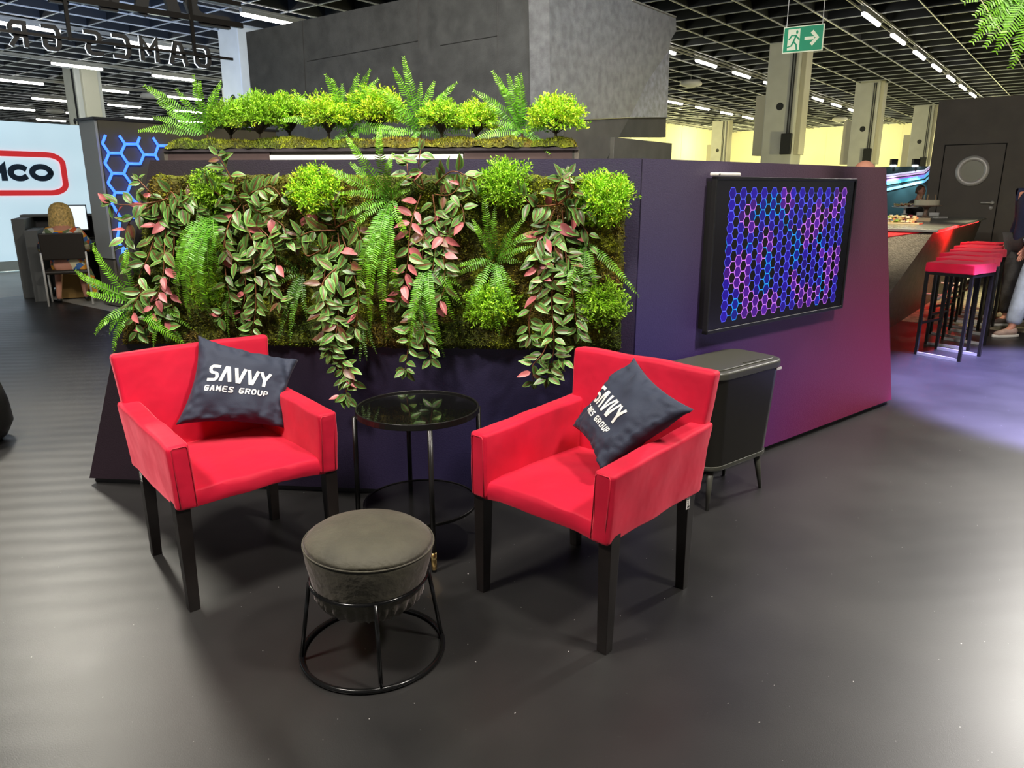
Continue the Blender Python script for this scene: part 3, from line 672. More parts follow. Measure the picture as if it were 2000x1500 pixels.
def frond(mb, p0, p1, bul, W, rnd, tone, nrm):
    n = 26; ctrl = (p0+p1)/2+bul; path = []
    for i in range(n+1):
        t = i/n; path.append(p0*(1-t)**2+ctrl*2*t*(1-t)+p1*t*t)
    L = sum((path[i+1]-path[i]).length for i in range(n)); k = max(12, int(L/.0115)); 
    mb.tube(path[::2]+([path[-1]] if n % 2 else []), [.0021*(1-.7*i/(n/2)) for i in range(len(path[::2]))], 4, col=(.16*tone, .30*tone, .05*tone))
    for i in range(k+1):
        t = .08+.92*i/k; f = t*n; a = min(int(f), n-1); p = path[a].lerp(path[a+1], f-a); tg = (path[a+1]-path[a]).normalized()
        up = (nrm-tg*nrm.dot(tg)).normalized(); sd = tg.cross(up)
        w_ = W*(min(1, t*3.2)**.6)*(1-t)**.42*(.9+.1*math.sin(i)); 
        if i == k: w_ = W*.25
        for s_ in (-1, 1):
            d = (sd*s_*.93+tg*(.22+.3*t)+up*rnd.uniform(-.12, .2)).normalized(); h = tg*min(.0030, .2*w_)+up*rnd.uniform(-.001, .0012)
            g = tone*rnd.uniform(.7, 1.25); c = (.075*g+.10*g*t, .29*g+.13*g*t, .012*g)
            q = p+d*w_*.5; mb.add([p-h*.5, p+d*w_*.3-h*1.1, q+d*w_*.25-h*.95, p+d*w_, q+d*w_*.2+h*.8, p+d*w_*.25+h*.8, p+h*.5], [(0, 1, 5, 6), (1, 2, 4, 5), (2, 3, 4)], c)
def fern(label, root, tips, seed, place_, off0=.03, W=.032, tone=1.0, lift=.08, group='green ferns on the moss panel', stem=None, nrm=None, offt=None, name='fern'):
    rnd = random.Random(seed); p0 = place_(*root, off0); t = thing(name, label, 'plant', p0, group); nr = nrm or N1
    if stem: MB().tube([p0-Z*stem, p0+Z*.005], [.006, .004], 8).build('stem', mat('fern_stem', (.22, .10, .05), .7) if 'fern_stem' not in bpy.data.materials else bpy.data.materials['fern_stem'], t)
    for tip in tips:
        to = tip[2] if len(tip) > 2 else (offt if offt is not None else off0+rnd.uniform(.03, .1)); p1 = place_(tip[0], tip[1], to)
        L = (p1-p0).length; b = nr*(lift*L/.25*rnd.uniform(.7, 1.3))+Z*(.10*L)
        m = MB(); frond(m, p0+Vector((rnd.uniform(-.004, .004),)*3), p1, b, W*min(1.15, .55+L*1.6)*rnd.uniform(.9, 1.1), rnd, tone*rnd.uniform(.85, 1.15), (nr+Z*.4).normalized()); m.build('frond', FERN, t)
    return t
def bush(label, c, r, ndir, seed, n=330, yellow=0.0, tone=1.0, trunk=None, group='', flat=.9):
    rnd = random.Random(seed); t = thing('moss_bush' if trunk is None else 'small_bush', label, 'plant', c-(Z*trunk if trunk else Vector((0, 0, 0))), group)
    mb = MB(); tw_ = MB()
    for i in range(n):
        d = Vector((rnd.gauss(0, 1), rnd.gauss(0, 1), rnd.gauss(0, 1))).normalized()
        if ndir is not None:
            if d.dot(ndir) < 0: d = d-ndir*(2*d.dot(ndir))
        elif d.z < -.35: d.z = -d.z*.6; d.normalize()
        q = 1+.34*noise.noise(d*2.6+Vector((seed, 0, 0)))
        rad = r*q*rnd.uniform(.72, 1.0); a = c+Vector((d.x, d.y, d.z*flat))*rad*.55; b = c+Vector((d.x, d.y, d.z*flat))*rad
        up = (d+Vector((rnd.uniform(-.7, .7), rnd.uniform(-.7, .7), rnd.uniform(-.3, .9)))).normalized(); e = b+up*r*.16
        if i % 9 == 0: tw_.tube([c-(Z*trunk*.55 if trunk else Vector((0, 0, 0))), a, b], [.0035, .002, .001], 4)
        g = tone*rnd.uniform(.6, 1.35); y = rnd.random() < yellow
        c1 = (.50*g, .66*g, .02*g) if y else (.34*g, .66*g, .02*g)
        for k in range(9):
            f = k/8; p = a.lerp(b, min(1, f*1.6)) if f < .62 else b.lerp(e, (f-.62)/.38)
            dd = (up*.7+Vector((rnd.uniform(-1, 1), rnd.uniform(-1, 1), rnd.uniform(-.8, 1)))).normalized(); L = r*rnd.uniform(.10, .19)
            sdv = dd.cross(Vector((rnd.uniform(-1, 1), rnd.uniform(-1, 1), rnd.uniform(-1, 1)))).normalized()*L*.17
            mb.add([p, p+dd*L*.5+sdv, p+dd*L, p+dd*L*.5-sdv], [(0, 1, 2, 3)], c1)
            d3 = (dd+sdv.normalized()*rnd.choice((-1, 1))).normalized(); p3 = p+dd*L*.5
            s3 = d3.cross(dd).normalized()*L*.1
            mb.add([p3, p3+d3*L*.3+s3, p3+d3*L*.6, p3+d3*L*.3-s3], [(0, 1, 2, 3)], c1)
    mb.build('foliage', BUSH, t)
    if trunk: tw_.tube([c-Z*trunk, c-Z*trunk*.5], [.008, .006], 8)
    tw_.build('twigs', TWIG, t)
    return t
# wall bushes
for i, (x, y, r, lab, yl, tn, n_) in enumerate([
  (622, 372, .118, 'lime green bushy sprig at the panel top, left of the big central fern', .25, 1.15, 420),
  (985, 362, .115, 'fresh green bushy sprig at the panel top, right of the long-stemmed pink vine', 0, .95, 420),
  (1178, 388, .125, 'lime green bushy sprig in the upper right corner of the moss panel', .15, 1.1, 460),
  (962, 592, .115, 'round green bushy sprig low between the right fern and the rightmost vine', .05, 1.0, 420),
  (1172, 590, .115, 'green bushy sprig low at the right edge behind the rightmost vine', 0, .8, 380),
  (418, 372, .10, 'small green bushy sprig at the panel top behind the second vine', .05, .75, 300),
  (412, 570, .085, 'small green bushy sprig low in the left drooping fern', .1, .8, 240)]):
    bush(lab, wf(x, y, .035), r, N1, 20+i, n=n_, yellow=yl, tone=tn, group='bushy sprigs on the moss panel')
# top bushes
def pt(px, py, off=0.0): return onp(px, py, PA+N1*(PO-.12+off), N1)
for i, (x, y, r, lab, yl, tn) in enumerate([
  (448, 238, .095, 'dark green round bush on the plant box, leftmost of the row', .0, .75),
  (505, 234, .115, 'second green bush from the left on the plant box', .05, .85),
  (563, 228, .105, 'green round bush with bare trunk, third from the left on the plant box', .1, .95),
  (640, 232, .105, 'yellow-green bush just left of the second fern on the plant box', .5, 1.1),
  (733, 224, .125, 'largest yellow-green bush, right of the second fern on the plant box', .7, 1.15),
  (862, 236, .095, 'green bush right behind the tallest fern on the plant box', .3, 1.0),
  (930, 240, .10, 'yellow-green bush left of the rightmost fern on the plant box', .5, 1.1),
  (1086, 236, .118, 'yellow-green round bush at the right end of the plant box', .5, 1.2)]):
    c = pt(x, y, (i % 2)*.07-.03); bush(lab, c, r*1.1, None, 40+i, n=520, yellow=yl, tone=tn, trunk=max(.03, c.z-tz-.015), group='bushes on the plant box', flat=.85)
# top ferns
for i, (root, tips, lab) in enumerate([
  ((405, 262), [(283, 168), (308, 200), (328, 222), (272, 256), (300, 230), (378, 148), (390, 160), (432, 160), (420, 175), (500, 180), (345, 175)], 'leftmost fern on the plant box with fronds reaching over its left end'),
  ((681, 256), [(585, 193), (636, 146), (650, 155), (700, 146), (723, 137), (738, 155), (545, 235), (648, 282), (702, 272), (765, 250), (668, 165), (800, 262)], 'second fern from the left on the plant box'),
  ((821, 256), [(768, 133), (788, 112), (822, 162), (848, 160), (892, 162), (730, 172), (752, 178), (722, 276), (802, 278), (905, 285), (918, 262), (870, 180), (760, 222)], 'tallest fern on the plant box, middle of the row'),
  ((1020, 256), [(926, 178), (962, 140), (992, 146), (1016, 145), (1008, 150), (1066, 190), (950, 208), (962, 240), (928, 272), (1073, 300, .12), (1000, 268), (1112, 252), (975, 160)], 'rightmost fern on the plant box with one frond hanging over the edge')]):
    fern(lab, root, tips, 60+i, pt, off0=0, W=.040, tone=1.25, lift=.03, group='ferns on the plant box', stem=.07, offt=None)
# wall ferns
fern('big bright fern in the middle of the moss panel with long drooping fronds', (765, 388), [(676, 266, .16), (742, 250, .18), (768, 300, .16), (640, 332, .14), (665, 378, .1), (684, 318, .12), (800, 372, .1), (790, 352, .1), (672, 428, .1), (690, 448, .12), (700, 600, .08), (725, 640, .07), (755, 660, .08), (785, 600, .07), (715, 560, .1), (800, 470, .1), (745, 540, .12)], 71, wf, off0=.04, W=.036, tone=1.25, lift=.12)
fern('star-shaped fern between the pink-leaved vine and the rightmost vine', (966, 508), [(878, 545), (905, 622), (924, 430), (945, 375), (968, 400), (1032, 418), (1040, 452), (1045, 480), (1018, 512), (1005, 560), (990, 600), (975, 655), (890, 520), (1010, 620), (945, 470)], 72, wf, off0=.035, W=.030, tone=.95, lift=.10)
fern('dense drooping fern left, between the two leftmost vines', (425, 415), [(352, 592), (372, 622), (395, 626), (424, 640), (362, 540), (440, 560), (402, 590), (445, 500), (345, 500), (385, 560), (412, 610), (430, 600)], 73, wf, off0=.045, W=.040, tone=1.05, lift=.16)
fern('dark green fern deep between the second and third vines', (592, 530), [(538, 498), (540, 560), (545, 662), (566, 672), (602, 630), (640, 528), (620, 470), (585, 455), (555, 610), (575, 640), (525, 530), (588, 600)], 74, wf, off0=.02, W=.028, tone=.5, lift=.06)
fern('light fern sticking out past the left edge of the moss panel', (272, 590), [(182, 476, .1), (148, 528, .16), (168, 541, .14), (170, 572, .18), (186, 652, .16), (214, 652, .1), (222, 694, .1), (362, 672, .08), (330, 640, .08), (250, 480, .1)], 75, wf, off0=.04, W=.036, tone=1.35, lift=.1)
fern('fern with pale drooping fronds below the pink-leaved vine', (838, 500), [(868, 696), (845, 660), (888, 628), (905, 600), (880, 560), (820, 700), (800, 690), (850, 620), (898, 560)], 76, wf, off0=.03, W=.034, tone=1.05, lift=.1)
fern('fern hidden behind the rightmost vine, one stem reaching over the corner', (1140, 470), [(1146, 600), (1168, 575), (1128, 610), (1120, 560), (1248, 579, .12), (1160, 530), (1100, 600)], 77, wf, off0=.04, W=.030, tone=.95, lift=.07)
fern('small dark fern below the third vine', (712, 620), [(703, 704), (717, 704), (690, 690), (735, 690), (700, 660)], 78, wf, off0=.02, W=.024, tone=.5, lift=.05)
fern('small fern under the leftmost vine above the left armchair', (322, 600), [(360, 672), (340, 660), (300, 680), (372, 640), (350, 620)], 79, wf, off0=.03, W=.03, tone=.9, lift=.06)
fern('thin bare fern stem hanging left of the cushion top', (450, 560), [(462, 640), (448, 665), (440, 625), (470, 600)], 80, wf, off0=.04, W=.02, tone=1.1, lift=.05)
# vines
o0 = (.05, .10)
vine('leftmost trailing vine with dusky pink leaves over the panel edge', (318, 400), [
  ([(318, 400), (290, 372), (270, 350)], (.05, .1), .3, .7), ([(335, 385), (300, 395), (258, 400), (215, 398)], o0, .12), ([(322, 398), (350, 405), (390, 412)], o0, 0),
  ([(322, 390), (335, 375), (350, 395), (375, 385)], o0, 0), ([(320, 395), (305, 450), (290, 500), (272, 545), (282, 600)], (.05, .09), .45), ([(330, 400), (322, 470), (318, 540), (300, 600), (285, 640)], (.05, .1), .45),
  ([(335, 395), (340, 480), (330, 560), (340, 610)], (.04, .06), .1, .85), ([(300, 400), (255, 430), (245, 480), (262, 520)], (.05, .07), .25), ([(285, 560), (260, 600), (270, 650)], (.08, .1), .35), ([(270, 580), (310, 600), (325, 650)], (.06, .08), .1)], 101)
vine('second vine from the left, tallest one rising above the moss edge', (468, 395), [
  ([(470, 395), (452, 350), (436, 320), (425, 302)], (.05, .12), 0, 1.05), ([(470, 390), (500, 372), (530, 365), (550, 385)], o0, 0, 1.05), ([(462, 395), (425, 378), (398, 358)], o0, .05),
  ([(475, 400), (485, 450), (510, 500), (528, 560), (545, 590)], (.05, .1), .05, 1.05), ([(460, 410), (438, 470), (440, 530), (448, 590), (430, 620)], (.05, .09), .12, .95), ([(480, 420), (495, 500), (500, 590), (492, 655)], (.05, .09), .06, 1.0),
  ([(480, 400), (520, 420), (552, 440), (560, 470)], o0, .05), ([(470, 400), (450, 430), (440, 480), (470, 520)], o0, .08, 1.1), ([(490, 430), (530, 470), (540, 520)], o0, .04, 1.1), ([(470, 480), (480, 560), (470, 620)], (.05, .07), .15, .8)], 102)
vine('third vine, fullest one, hanging below the panel above the side table', (655, 450), [
  ([(655, 450), (610, 452), (572, 468)], o0, .08, 1.05), ([(655, 445), (690, 430), (705, 465), (715, 485)], o0, .04, 1.05), ([(655, 440), (650, 405), (632, 380)], (.04, .08), .1), ([(650, 440), (600, 425), (575, 400)], (.04, .06), .2, .8),
  ([(660, 455), (665, 520), (652, 590), (655, 650), (668, 710), (678, 776)], (.05, .10), .07, 1.1), ([(650, 460), (635, 530), (628, 600), (635, 650), (650, 700), (672, 740)], (.05, .10), .05, 1.05), ([(668, 460), (690, 530), (700, 590), (692, 650)], (.05, .09), .05, 1.05),
  ([(658, 560), (660, 630), (645, 690)], (.07, .11), .04, 1.1), ([(670, 700), (690, 740), (665, 775)], (.08, .09), .12, .85), ([(640, 480), (600, 500), (590, 470)], o0, .05, 1), ([(660, 520), (628, 560), (650, 620)], (.08, .12), .04, 1.15)], 103)
vine('fourth vine with long stems and bright pink leaves', (835, 370), [
  ([(828, 370), (818, 325), (822, 292)], (.05, .12), .1, 1), ([(850, 360), (882, 335), (915, 345), (935, 355)], (.05, .1), .1), ([(865, 365), (900, 400), (905, 440), (880, 425)], o0, .2, 1.05), ([(825, 370), (800, 345), (795, 320)], (.05, .1), .1),
  ([(822, 380), (802, 440), (795, 520), (778, 590)], (.05, .1), .6, 1.05), ([(845, 380), (852, 450), (842, 540), (812, 610), (800, 660), (792, 722)], (.05, .1), .08, 1.05), ([(870, 400), (866, 480), (868, 560), (850, 600)], (.06, .1), .6, 1),
  ([(812, 600), (830, 650), (842, 700)], (.07, .09), .06, .95), ([(840, 420), (825, 480), (830, 560), (820, 600)], (.05, .08), .15, 1), ([(850, 380), (880, 380), (900, 360)], o0, .1)], 104)
vine('rightmost vine reaching down to the right armchair', (1090, 400), [
  ([(1088, 400), (1085, 370), (1098, 348)], (.05, .12), .05), ([(1085, 400), (1045, 402), (1018, 380)], o0, .08), ([(1095, 398), (1135, 408), (1158, 395)], o0, .05), ([(1090, 400), (1120, 370), (1110, 345)], (.05, .1), .1),
  ([(1082, 410), (1062, 470), (1065, 540), (1035, 610), (1035, 660)], (.05, .1), .3, 1.05), ([(1098, 410), (1105, 500), (1118, 570), (1128, 650)], (.05, .1), .05, 1.1), ([(1090, 420), (1082, 500), (1078, 590), (1082, 680), (1068, 738)], (.06, .1), .08, 1.1),
  ([(1082, 640), (1060, 690), (1040, 715), (1042, 745)], (.07, .09), .04, .95), ([(1110, 420), (1145, 450), (1150, 480)], (.05, .08), .2, .9), ([(1090, 470), (1120, 520), (1140, 545)], o0, .04, 1.1), ([(1080, 440), (1045, 480), (1055, 540)], o0, .12, 1.1), ([(1085, 680), (1100, 700), (1085, 730)], (.07, .09), 0, .9)], 105)
# ---------------------------------------------------------------- armchairs
VEL = mat('red_velvet', (.56, .004, .030), .62, sheen=.95, var=.16, vscale=6, bump=.22, bscale=9, bdet=2, spec=.25)
PIP = mat('red_piping', (.55, .006, .03), .6, sheen=.4)
LEGM = mat('black_wood', (.012, .009, .008), .35, var=.3, vscale=12)
def lerp3(P, a, b, c):
    v = [Vector(p) for p in P]
    lo = v[0].lerp(v[1], a).lerp(v[3].lerp(v[2], a), b); hi = v[4].lerp(v[5], a).lerp(v[7].lerp(v[6], a), b); return lo.lerp(hi, c)
def softbox(P, nx, ny, nz, fn=None):
    """subdivided six-sided block; fn(p, a, b, c) moves the points"""
    mb = MB(); idx = {}
    def vid(i, j, k):
        if (i, j, k) not in idx:
            a, b, c = i/nx, j/ny, k/nz; p = lerp3(P, a, b, c); p = fn(p, a, b, c) if fn else p
            idx[i, j, k] = len(mb.v); mb.v.append(p)
        return idx[i, j, k]
    def q(*f): mb.f.append(list(f)); mb.c.append(None)
    for i in range(nx):
        for j in range(ny):
            q(vid(i, j, 0), vid(i, j+1, 0), vid(i+1, j+1, 0), vid(i+1, j, 0)); q(vid(i, j, nz), vid(i+1, j, nz), vid(i+1, j+1, nz), vid(i, j+1, nz))
        for k in range(nz):
            q(vid(i, 0, k), vid(i+1, 0, k), vid(i+1, 0, k+1), vid(i, 0, k+1)); q(vid(i, ny, k), vid(i, ny, k+1), vid(i+1, ny, k+1), vid(i+1, ny, k))
    for j in range(ny):
        for k in range(nz):
            q(vid(0, j, k), vid(0, j, k+1), vid(0, j+1, k+1), vid(0, j+1, k)); q(vid(nx, j, k), vid(nx, j+1, k), vid(nx, j+1, k+1), vid(nx, j, k+1))
    return mb
def wr_(p, k=.004, s=7, seed=0): # gentle cloth unevenness
    q = p*s+Vector((seed, seed*.7, 0)); return p+Vector((noise.noise(q), noise.noise(q+Vector((9, 0, 0))), noise.noise(q+Vector((0, 9, 0)))))*k
def add_subsurf(o): 
    return o
def armchair(label, loc, rz, seed):
    t = thing('armchair', label, 'armchair', loc, 'red velvet armchairs', rz)
    def B(mb, name, m, **k): return mb.build(name, m, t, local=True, **k)
    # seat with a crowned top and a sagging front skirt
    def fs(p, a, b, c):
        e = min(a, 1-a)*2; f = min(b, 1-b)*2
        if c > .5: p = p+Z*(.018*math.sin(math.pi*min(1, a))*math.sin(math.pi*min(1, .15+b*.8)))
        if b == 0: p = p+Vector((0, -.010*math.sin(math.pi*c), 0))
        if b < .34 and c == 1: p = p-Z*(.010*(1-b/.34)**2)
        if c == 0 and b < .3: p = p+Z*.012*math.sin(a*math.pi)
        return wr_(p, .006, 9, seed)
    P = [(-.262, -.288, .395), (.262, -.288, .395), (.262, .25, .40), (-.262, .25, .40), (-.262, -.275, .474), (.262, -.275, .474), (.262, .25, .468), (-.262, .25, .468)]
    B(softbox(P, 22, 20, 5, fs), 'seat', VEL, smooth=True, bevel=.012)
    # back
    def fb(p, a, b, c):
        return wr_(p+Vector((0, -.008*math.sin(math.pi*a)*math.sin(math.pi*c) if b == 0 else 0, .004*math.sin(math.pi*a) if c == 1 else 0)), .005, 6, seed+3)
    P = [(-.29, .235, .40), (.29, .235, .40), (.285, .305, .40), (-.285, .305, .40), (-.322, .305, .868), (.322, .305, .868), (.318, .372, .862), (-.318, .372, .862)]
    B(softbox(P, 18, 2, 16, fb), 'backrest', VEL, smooth=True, bevel=.016)
    for s in (-1, 1):
        def fa_(p, a, b, c):
            return wr_(p, .006, 8, seed+s*5)
        xi, xo = .245*s, .325*s
        a_, b_ = (xi, xo) if s > 0 else (xo, xi)
        P = [(a_*.965, -.305, .402), (b_*.965, -.305, .402), (b_*.93, .30, .402), (a_*.93, .30, .402), (a_, -.298, .645), (b_, -.298, .645), (b_*.99, .33, .675), (a_*.99, .33, .675)]
        ar = B(softbox(P, 3, 16, 8, fa_), 'armrest', VEL, smooth=True, bevel=.014)
        # seam around the front of the arm
        x0, x1 = sorted((a_*.985+.006*s*0, b_*.985))
        e_ = .011; kx = .967; pts = [((x0+e_)*kx, -.3045, .412), (x0+e_, -.299, .628), (x0+e_+.006, -.298, .636), (x1-e_-.006, -.298, .636), (x1-e_, -.299, .628), ((x1-e_)*kx, -.3045, .412)]
        m = MB().tube([Vector(p) for p in pts], .0022, 6); m.build('piping', PIP, ar, local=True, smooth=True)
    for sx in (-1, 1):
        for (y0, y1, w0, w1, yb) in ((-.262, -.262, .052, .038, -.268), (.262, .262, .05, .036, .275)):
            x = (.288 if y0 < 0 else .262)*sx; m = MB(); xt = x
            a = w1/2; b = w0/2
            m.hexa([Vector((x-a, yb-a, 0)), Vector((x+a, yb-a, 0)), Vector((x+a, yb+a, 0)), Vector((x-a, yb+a, 0)), Vector((xt-b, y1-b, .43)), Vector((xt+b, y1-b, .43)), Vector((xt+b, y1+b, .43)), Vector((xt-b, y1+b, .43))])
            B(m, 'leg', LEGM, bevel=.002)
    return t
ch1 = armchair('red velvet armchair left of the round glass side table', (-1.135+.0, 2.815, 0), math.radians(41), 1)
ch2 = armchair('red velvet armchair in front of the black waste bin', (.2825, 2.559, 0), math.radians(-43), 8)
WHP = mat('paper_white', (.8, .78, .72), .6)
def price_tag(ch, x, y, z, lab, w_=.024, h_=.05, side=1):
    rz = ch.rotation_euler.z; M = Matrix.Translation(ch.location) @ Matrix.Rotation(rz, 4, 'Z')
    m = MB().box((x, y, z), (.0016, w_, h_)); o = m.build('inventory_tag', WHP, ch, local=True); o['label'] = 'white printed sticker tag'
    b = MB()
    for k in range(4): b.box((x+.0012*side, y+.001*k-.003, z+.014-.0075*k), (.0006, .010-.002*(k % 2), .0028))
    b.box((x+.0012*side, y+.002, z-.017), (.0006, .014, .008)); b.build('print_marks', DK, o, local=True)
price_tag(ch1, -.292, .228, .378, '', side=-1)
price_tag(ch2, .292, .228, .378, '', side=1)
# ---------------------------------------------------------------- cushions with lettering
CUS = mat('navy_cotton', (.022, .030, .055), .75, sheen=.25, bump=.1, bscale=300); WLT = mat('white_print', (.85, .86, .82), .6)
def chair_pt(ch, px, py, yl):
    rz = ch.rotation_euler.z; yv = Vector((-math.sin(rz), math.cos(rz), 0)); return onp(px, py, Vector(ch.location)+yv*yl, yv)
def cushion(label, BL, BRr, TR, TL, thick, seed, text, group='navy lettered cushions'):
    n = ((BRr-BL).cross(TL-BL)+(TR-TL).cross(TR-BRr)).normalized()
    if n.dot(EYE-BL) < 0: n = -n
    ctr = (BL+BRr+TR+TL)/4; rnd = random.Random(seed)
    def surf(u, v, side):
        eu = 4*u*(1-u); ev = 4*v*(1-v)
        pu = u+(.5-u)*.10*ev*(abs(2*u-1)**3)*1.3; pv = v+(.5-v)*.10*eu*(abs(2*v-1)**3)*1.3   # edges pull in between the corners
        p = BL.lerp(BRr, pu).lerp(TL.lerp(TR, pu), pv)
        h = thick*.5*(max(0, eu*ev))**.42
        edge = max(0, 1-min(u, 1-u, v, 1-v)/.28)
        fold = .013*math.sin((u*23+v*7)*1.3+seed)*noise.noise(Vector((u*5, v*5, seed)))*edge*2.2 + .016*noise.noise(Vector((u*4.2, v*4.2, seed+4)))*(eu*ev)**.5 + .011*edge*noise.noise(Vector((u*16, v*16, seed)))
        return p+n*(side*h+fold*(1 if eu*ev > 0 else 0)*(.6 if side < 0 else 1))
    N = 44; mb = MB(); ix = {}
    def vid(i, j, s):
        if i in (0, N) or j in (0, N): s = 0
        if (i, j, s) not in ix: ix[i, j, s] = len(mb.v); mb.v.append(surf(i/N, j/N, s))
        return ix[i, j, s]
    for s in (1, -1):
        for i in range(N):
            for j in range(N):
                f = [vid(i, j, s), vid(i+1, j, s), vid(i+1, j+1, s), vid(i, j+1, s)]; f = f if s > 0 else f[::-1]
                mb.f.append(f); mb.c.append(None)
    t = thing('cushion', label, 'cushion', (ctr.x, ctr.y, min(BL.z, BRr.z)), group)
    mb.build('cover', CUS, t, smooth=True)
    lm = MB(); x0, y0, W_, H_ = text
    fn = lambda x, y, h: surf(x, y, 1)+n*.0022
    lw = W_/5.35; word = []
    for k, g in enumerate(('S', 'L^', 'V', 'V', 'Y')):
        word += place(GL[g], x0+k*W_/5*1.03, y0, W_/5*.70, H_)
    pen(word, H_*.20, fn, lm, sub=5)
    # closed caps
    sm_ = []; cw_ = W_/10.6; x = x0-.012
    for g in 'GAMES GROUP':
        if g != ' ': sm_ += place(GL[g], x, y0-H_*.78, cw_*.60, H_*.34)
        x += cw_*1.04 if g != ' ' else cw_*.7
    pen(sm_, H_*.085, fn, lm, sub=3); 
    lo = lm.build('lettering', WLT, t); lo['label'] = 'white printed lettering'
    return t
cushion('navy cushion leaning upright in the left red armchair', chair_pt(ch1, 343, 830, .20), chair_pt(ch1, 556, 836, .02), chair_pt(ch1, 584, 702, .16), chair_pt(ch1, 387, 655, .30), .15, 2, (.185, .49, .59, .16))
cushion('navy cushion tipped on its corner in the right red armchair', chair_pt(ch2, 1119, 832, .15), chair_pt(ch2, 1172, 919, -.10), chair_pt(ch2, 1356, 800, .05), chair_pt(ch2, 1238, 698, .27), .12, 5, (.13, .40, .60, .165))
# ---------------------------------------------------------------- round side table
BM = mat('black_metal', (.016, .015, .014), .32, metal=.4); GLS = mat('dark_glass', (.004, .004, .004), .03, spec=.7, coat=.5); GLD = mat('brass', (.85, .58, .22), .25, metal=1)
tc_ = Vector((-.395, 2.955, 0)); tR = .257
tbx = thing('side_table', 'round black side table with dark glass top between the armchairs', 'table', tc_)
def rim(c, r, z, h, th): return MB().lathe([(r-th, z), (r, z), (r, z+h), (r-th, z+h)], c, 64)
def annulus(c, r0, r1, z0, z1, n=64):
    m = MB(); vs = []; fs = []
    for i in range(n):
        a = 2*math.pi*i/n; d = Vector((math.cos(a), math.sin(a), 0)); c = Vector(c)
        vs += [c+d*r0+Z*z0, c+d*r1+Z*z0, c+d*r1+Z*z1, c+d*r0+Z*z1]
    for i in range(n):
        for k in range(4): fs.append((i*4+k, ((i+1) % n)*4+k, ((i+1) % n)*4+(k+1) % 4, i*4+(k+1) % 4))
    return m.add(vs, fs)
for (zt, rr, nm) in ((.598, tR, 'top'), (.185, tR-.012, 'shelf')):
    annulus(tc_, rr-.008, rr, zt, zt+.026 if nm == 'top' else zt+.014).build(nm+'_rim', BM, tbx, smooth=False, bevel=.002)
    MB().lathe([(.0, zt+.008), (rr-.009, zt+.008), (rr-.009, zt+.018 if nm == 'top' else zt+.010), (0, zt+.018 if nm == 'top' else zt+.010)], tc_, 64).build('glass_'+nm, GLS if nm == 'top' else mat('black_shelf', (.008, .008, .008), .15), tbx)
fa0 = math.atan2(2.691-2.955, -.313+.395)
for k in range(4):
    a = fa0+k*math.pi/2; d = Vector((math.cos(a), math.sin(a), 0)); p = tc_+d*(tR+.004); q = tc_+d*(tR+.012)
    lg = MB().tube([q+Z*.0, p+Z*.60], .0105, 14).build('leg', BM, tbx, smooth=True)
    MB().tube([q+Z*.012, q-(q-p)*.1+Z*.085], .0118, 14).build('brass_sleeve', GLD, lg, smooth=True)['label'] = 'polished brass foot sleeve'
# ---------------------------------------------------------------- pouf stool
sc_ = Vector((-.468, 2.18, 0))
st = thing('pouf_stool', 'olive grey velvet pouf on a round black wire frame, in front', 'stool', sc_)
OLV = mat('olive_velvet', (.052, .048, .030), .7, sheen=.6, var=.3, vscale=7, bump=.25, bscale=40)
tilt = Matrix.Rotation(math.radians(2.5), 4, 'Y')
def fnr(a, z):
    k = 1+.012*noise.noise(Vector((math.cos(a)*2, math.sin(a)*2, z*4)))
    if z < .27: k *= 1+.045*math.sin(a*34+2*math.sin(a*5))*min(1, (.27-z)/.05)
    return k
prof = [(.0, .172), (.07, .172), (.115, .178), (.15, .195), (.172, .225), (.182, .262), (.19, .30), (.203, .352), (.208, .388), (.207, .402)]
body = MB().lathe(prof, sc_, 140, fn=fnr)
topm = MB()
tp = [(.207, .402), (.20, .414), (.18, .429), (.14, .444), (.09, .453), (.045, .457), (0, .458)]
topm.lathe(tp, sc_, 96, fn=lambda a, z: 1+.015*noise.noise(Vector((math.cos(a)*3, math.sin(a)*3, z*9))))
for m_ in (body, topm): m_.v = [sc_+Z*.3+(tilt @ (v-sc_-Z*.3)) for v in m_.v]
cu = body.build('cushion_side', OLV, st, smooth=True); topm.build('cushion_top', OLV, st, smooth=True)
sr_ = MB().tube([sc_+Z*.3+(tilt @ (p-sc_-Z*.3)) for p in ring(sc_, .2085, 80, .402)], .0028, 6, closed=True); sr_.build('seam_piping', OLV, cu, smooth=True)
WIR = mat('frame_black_wire', (.03, .03, .03), .18, metal=.8)
MB().tube(ring(sc_, .189, 72, .278), .0062, 10, closed=True).build('upper_ring', WIR, st, smooth=True)
MB().tube(ring(sc_, .234, 80, .0095), .0085, 10, closed=True).build('base_ring', WIR, st, smooth=True)
af = math.atan2(1.949-2.18, -.401+.468)
for k in range(4):
    a = af+k*math.pi/2; d = Vector((math.cos(a), math.sin(a), 0)); MB().tube([sc_+d*.234+Z*.006, sc_+d*.192+Z*.278], .0068, 10).build('leg', WIR, st, smooth=True)
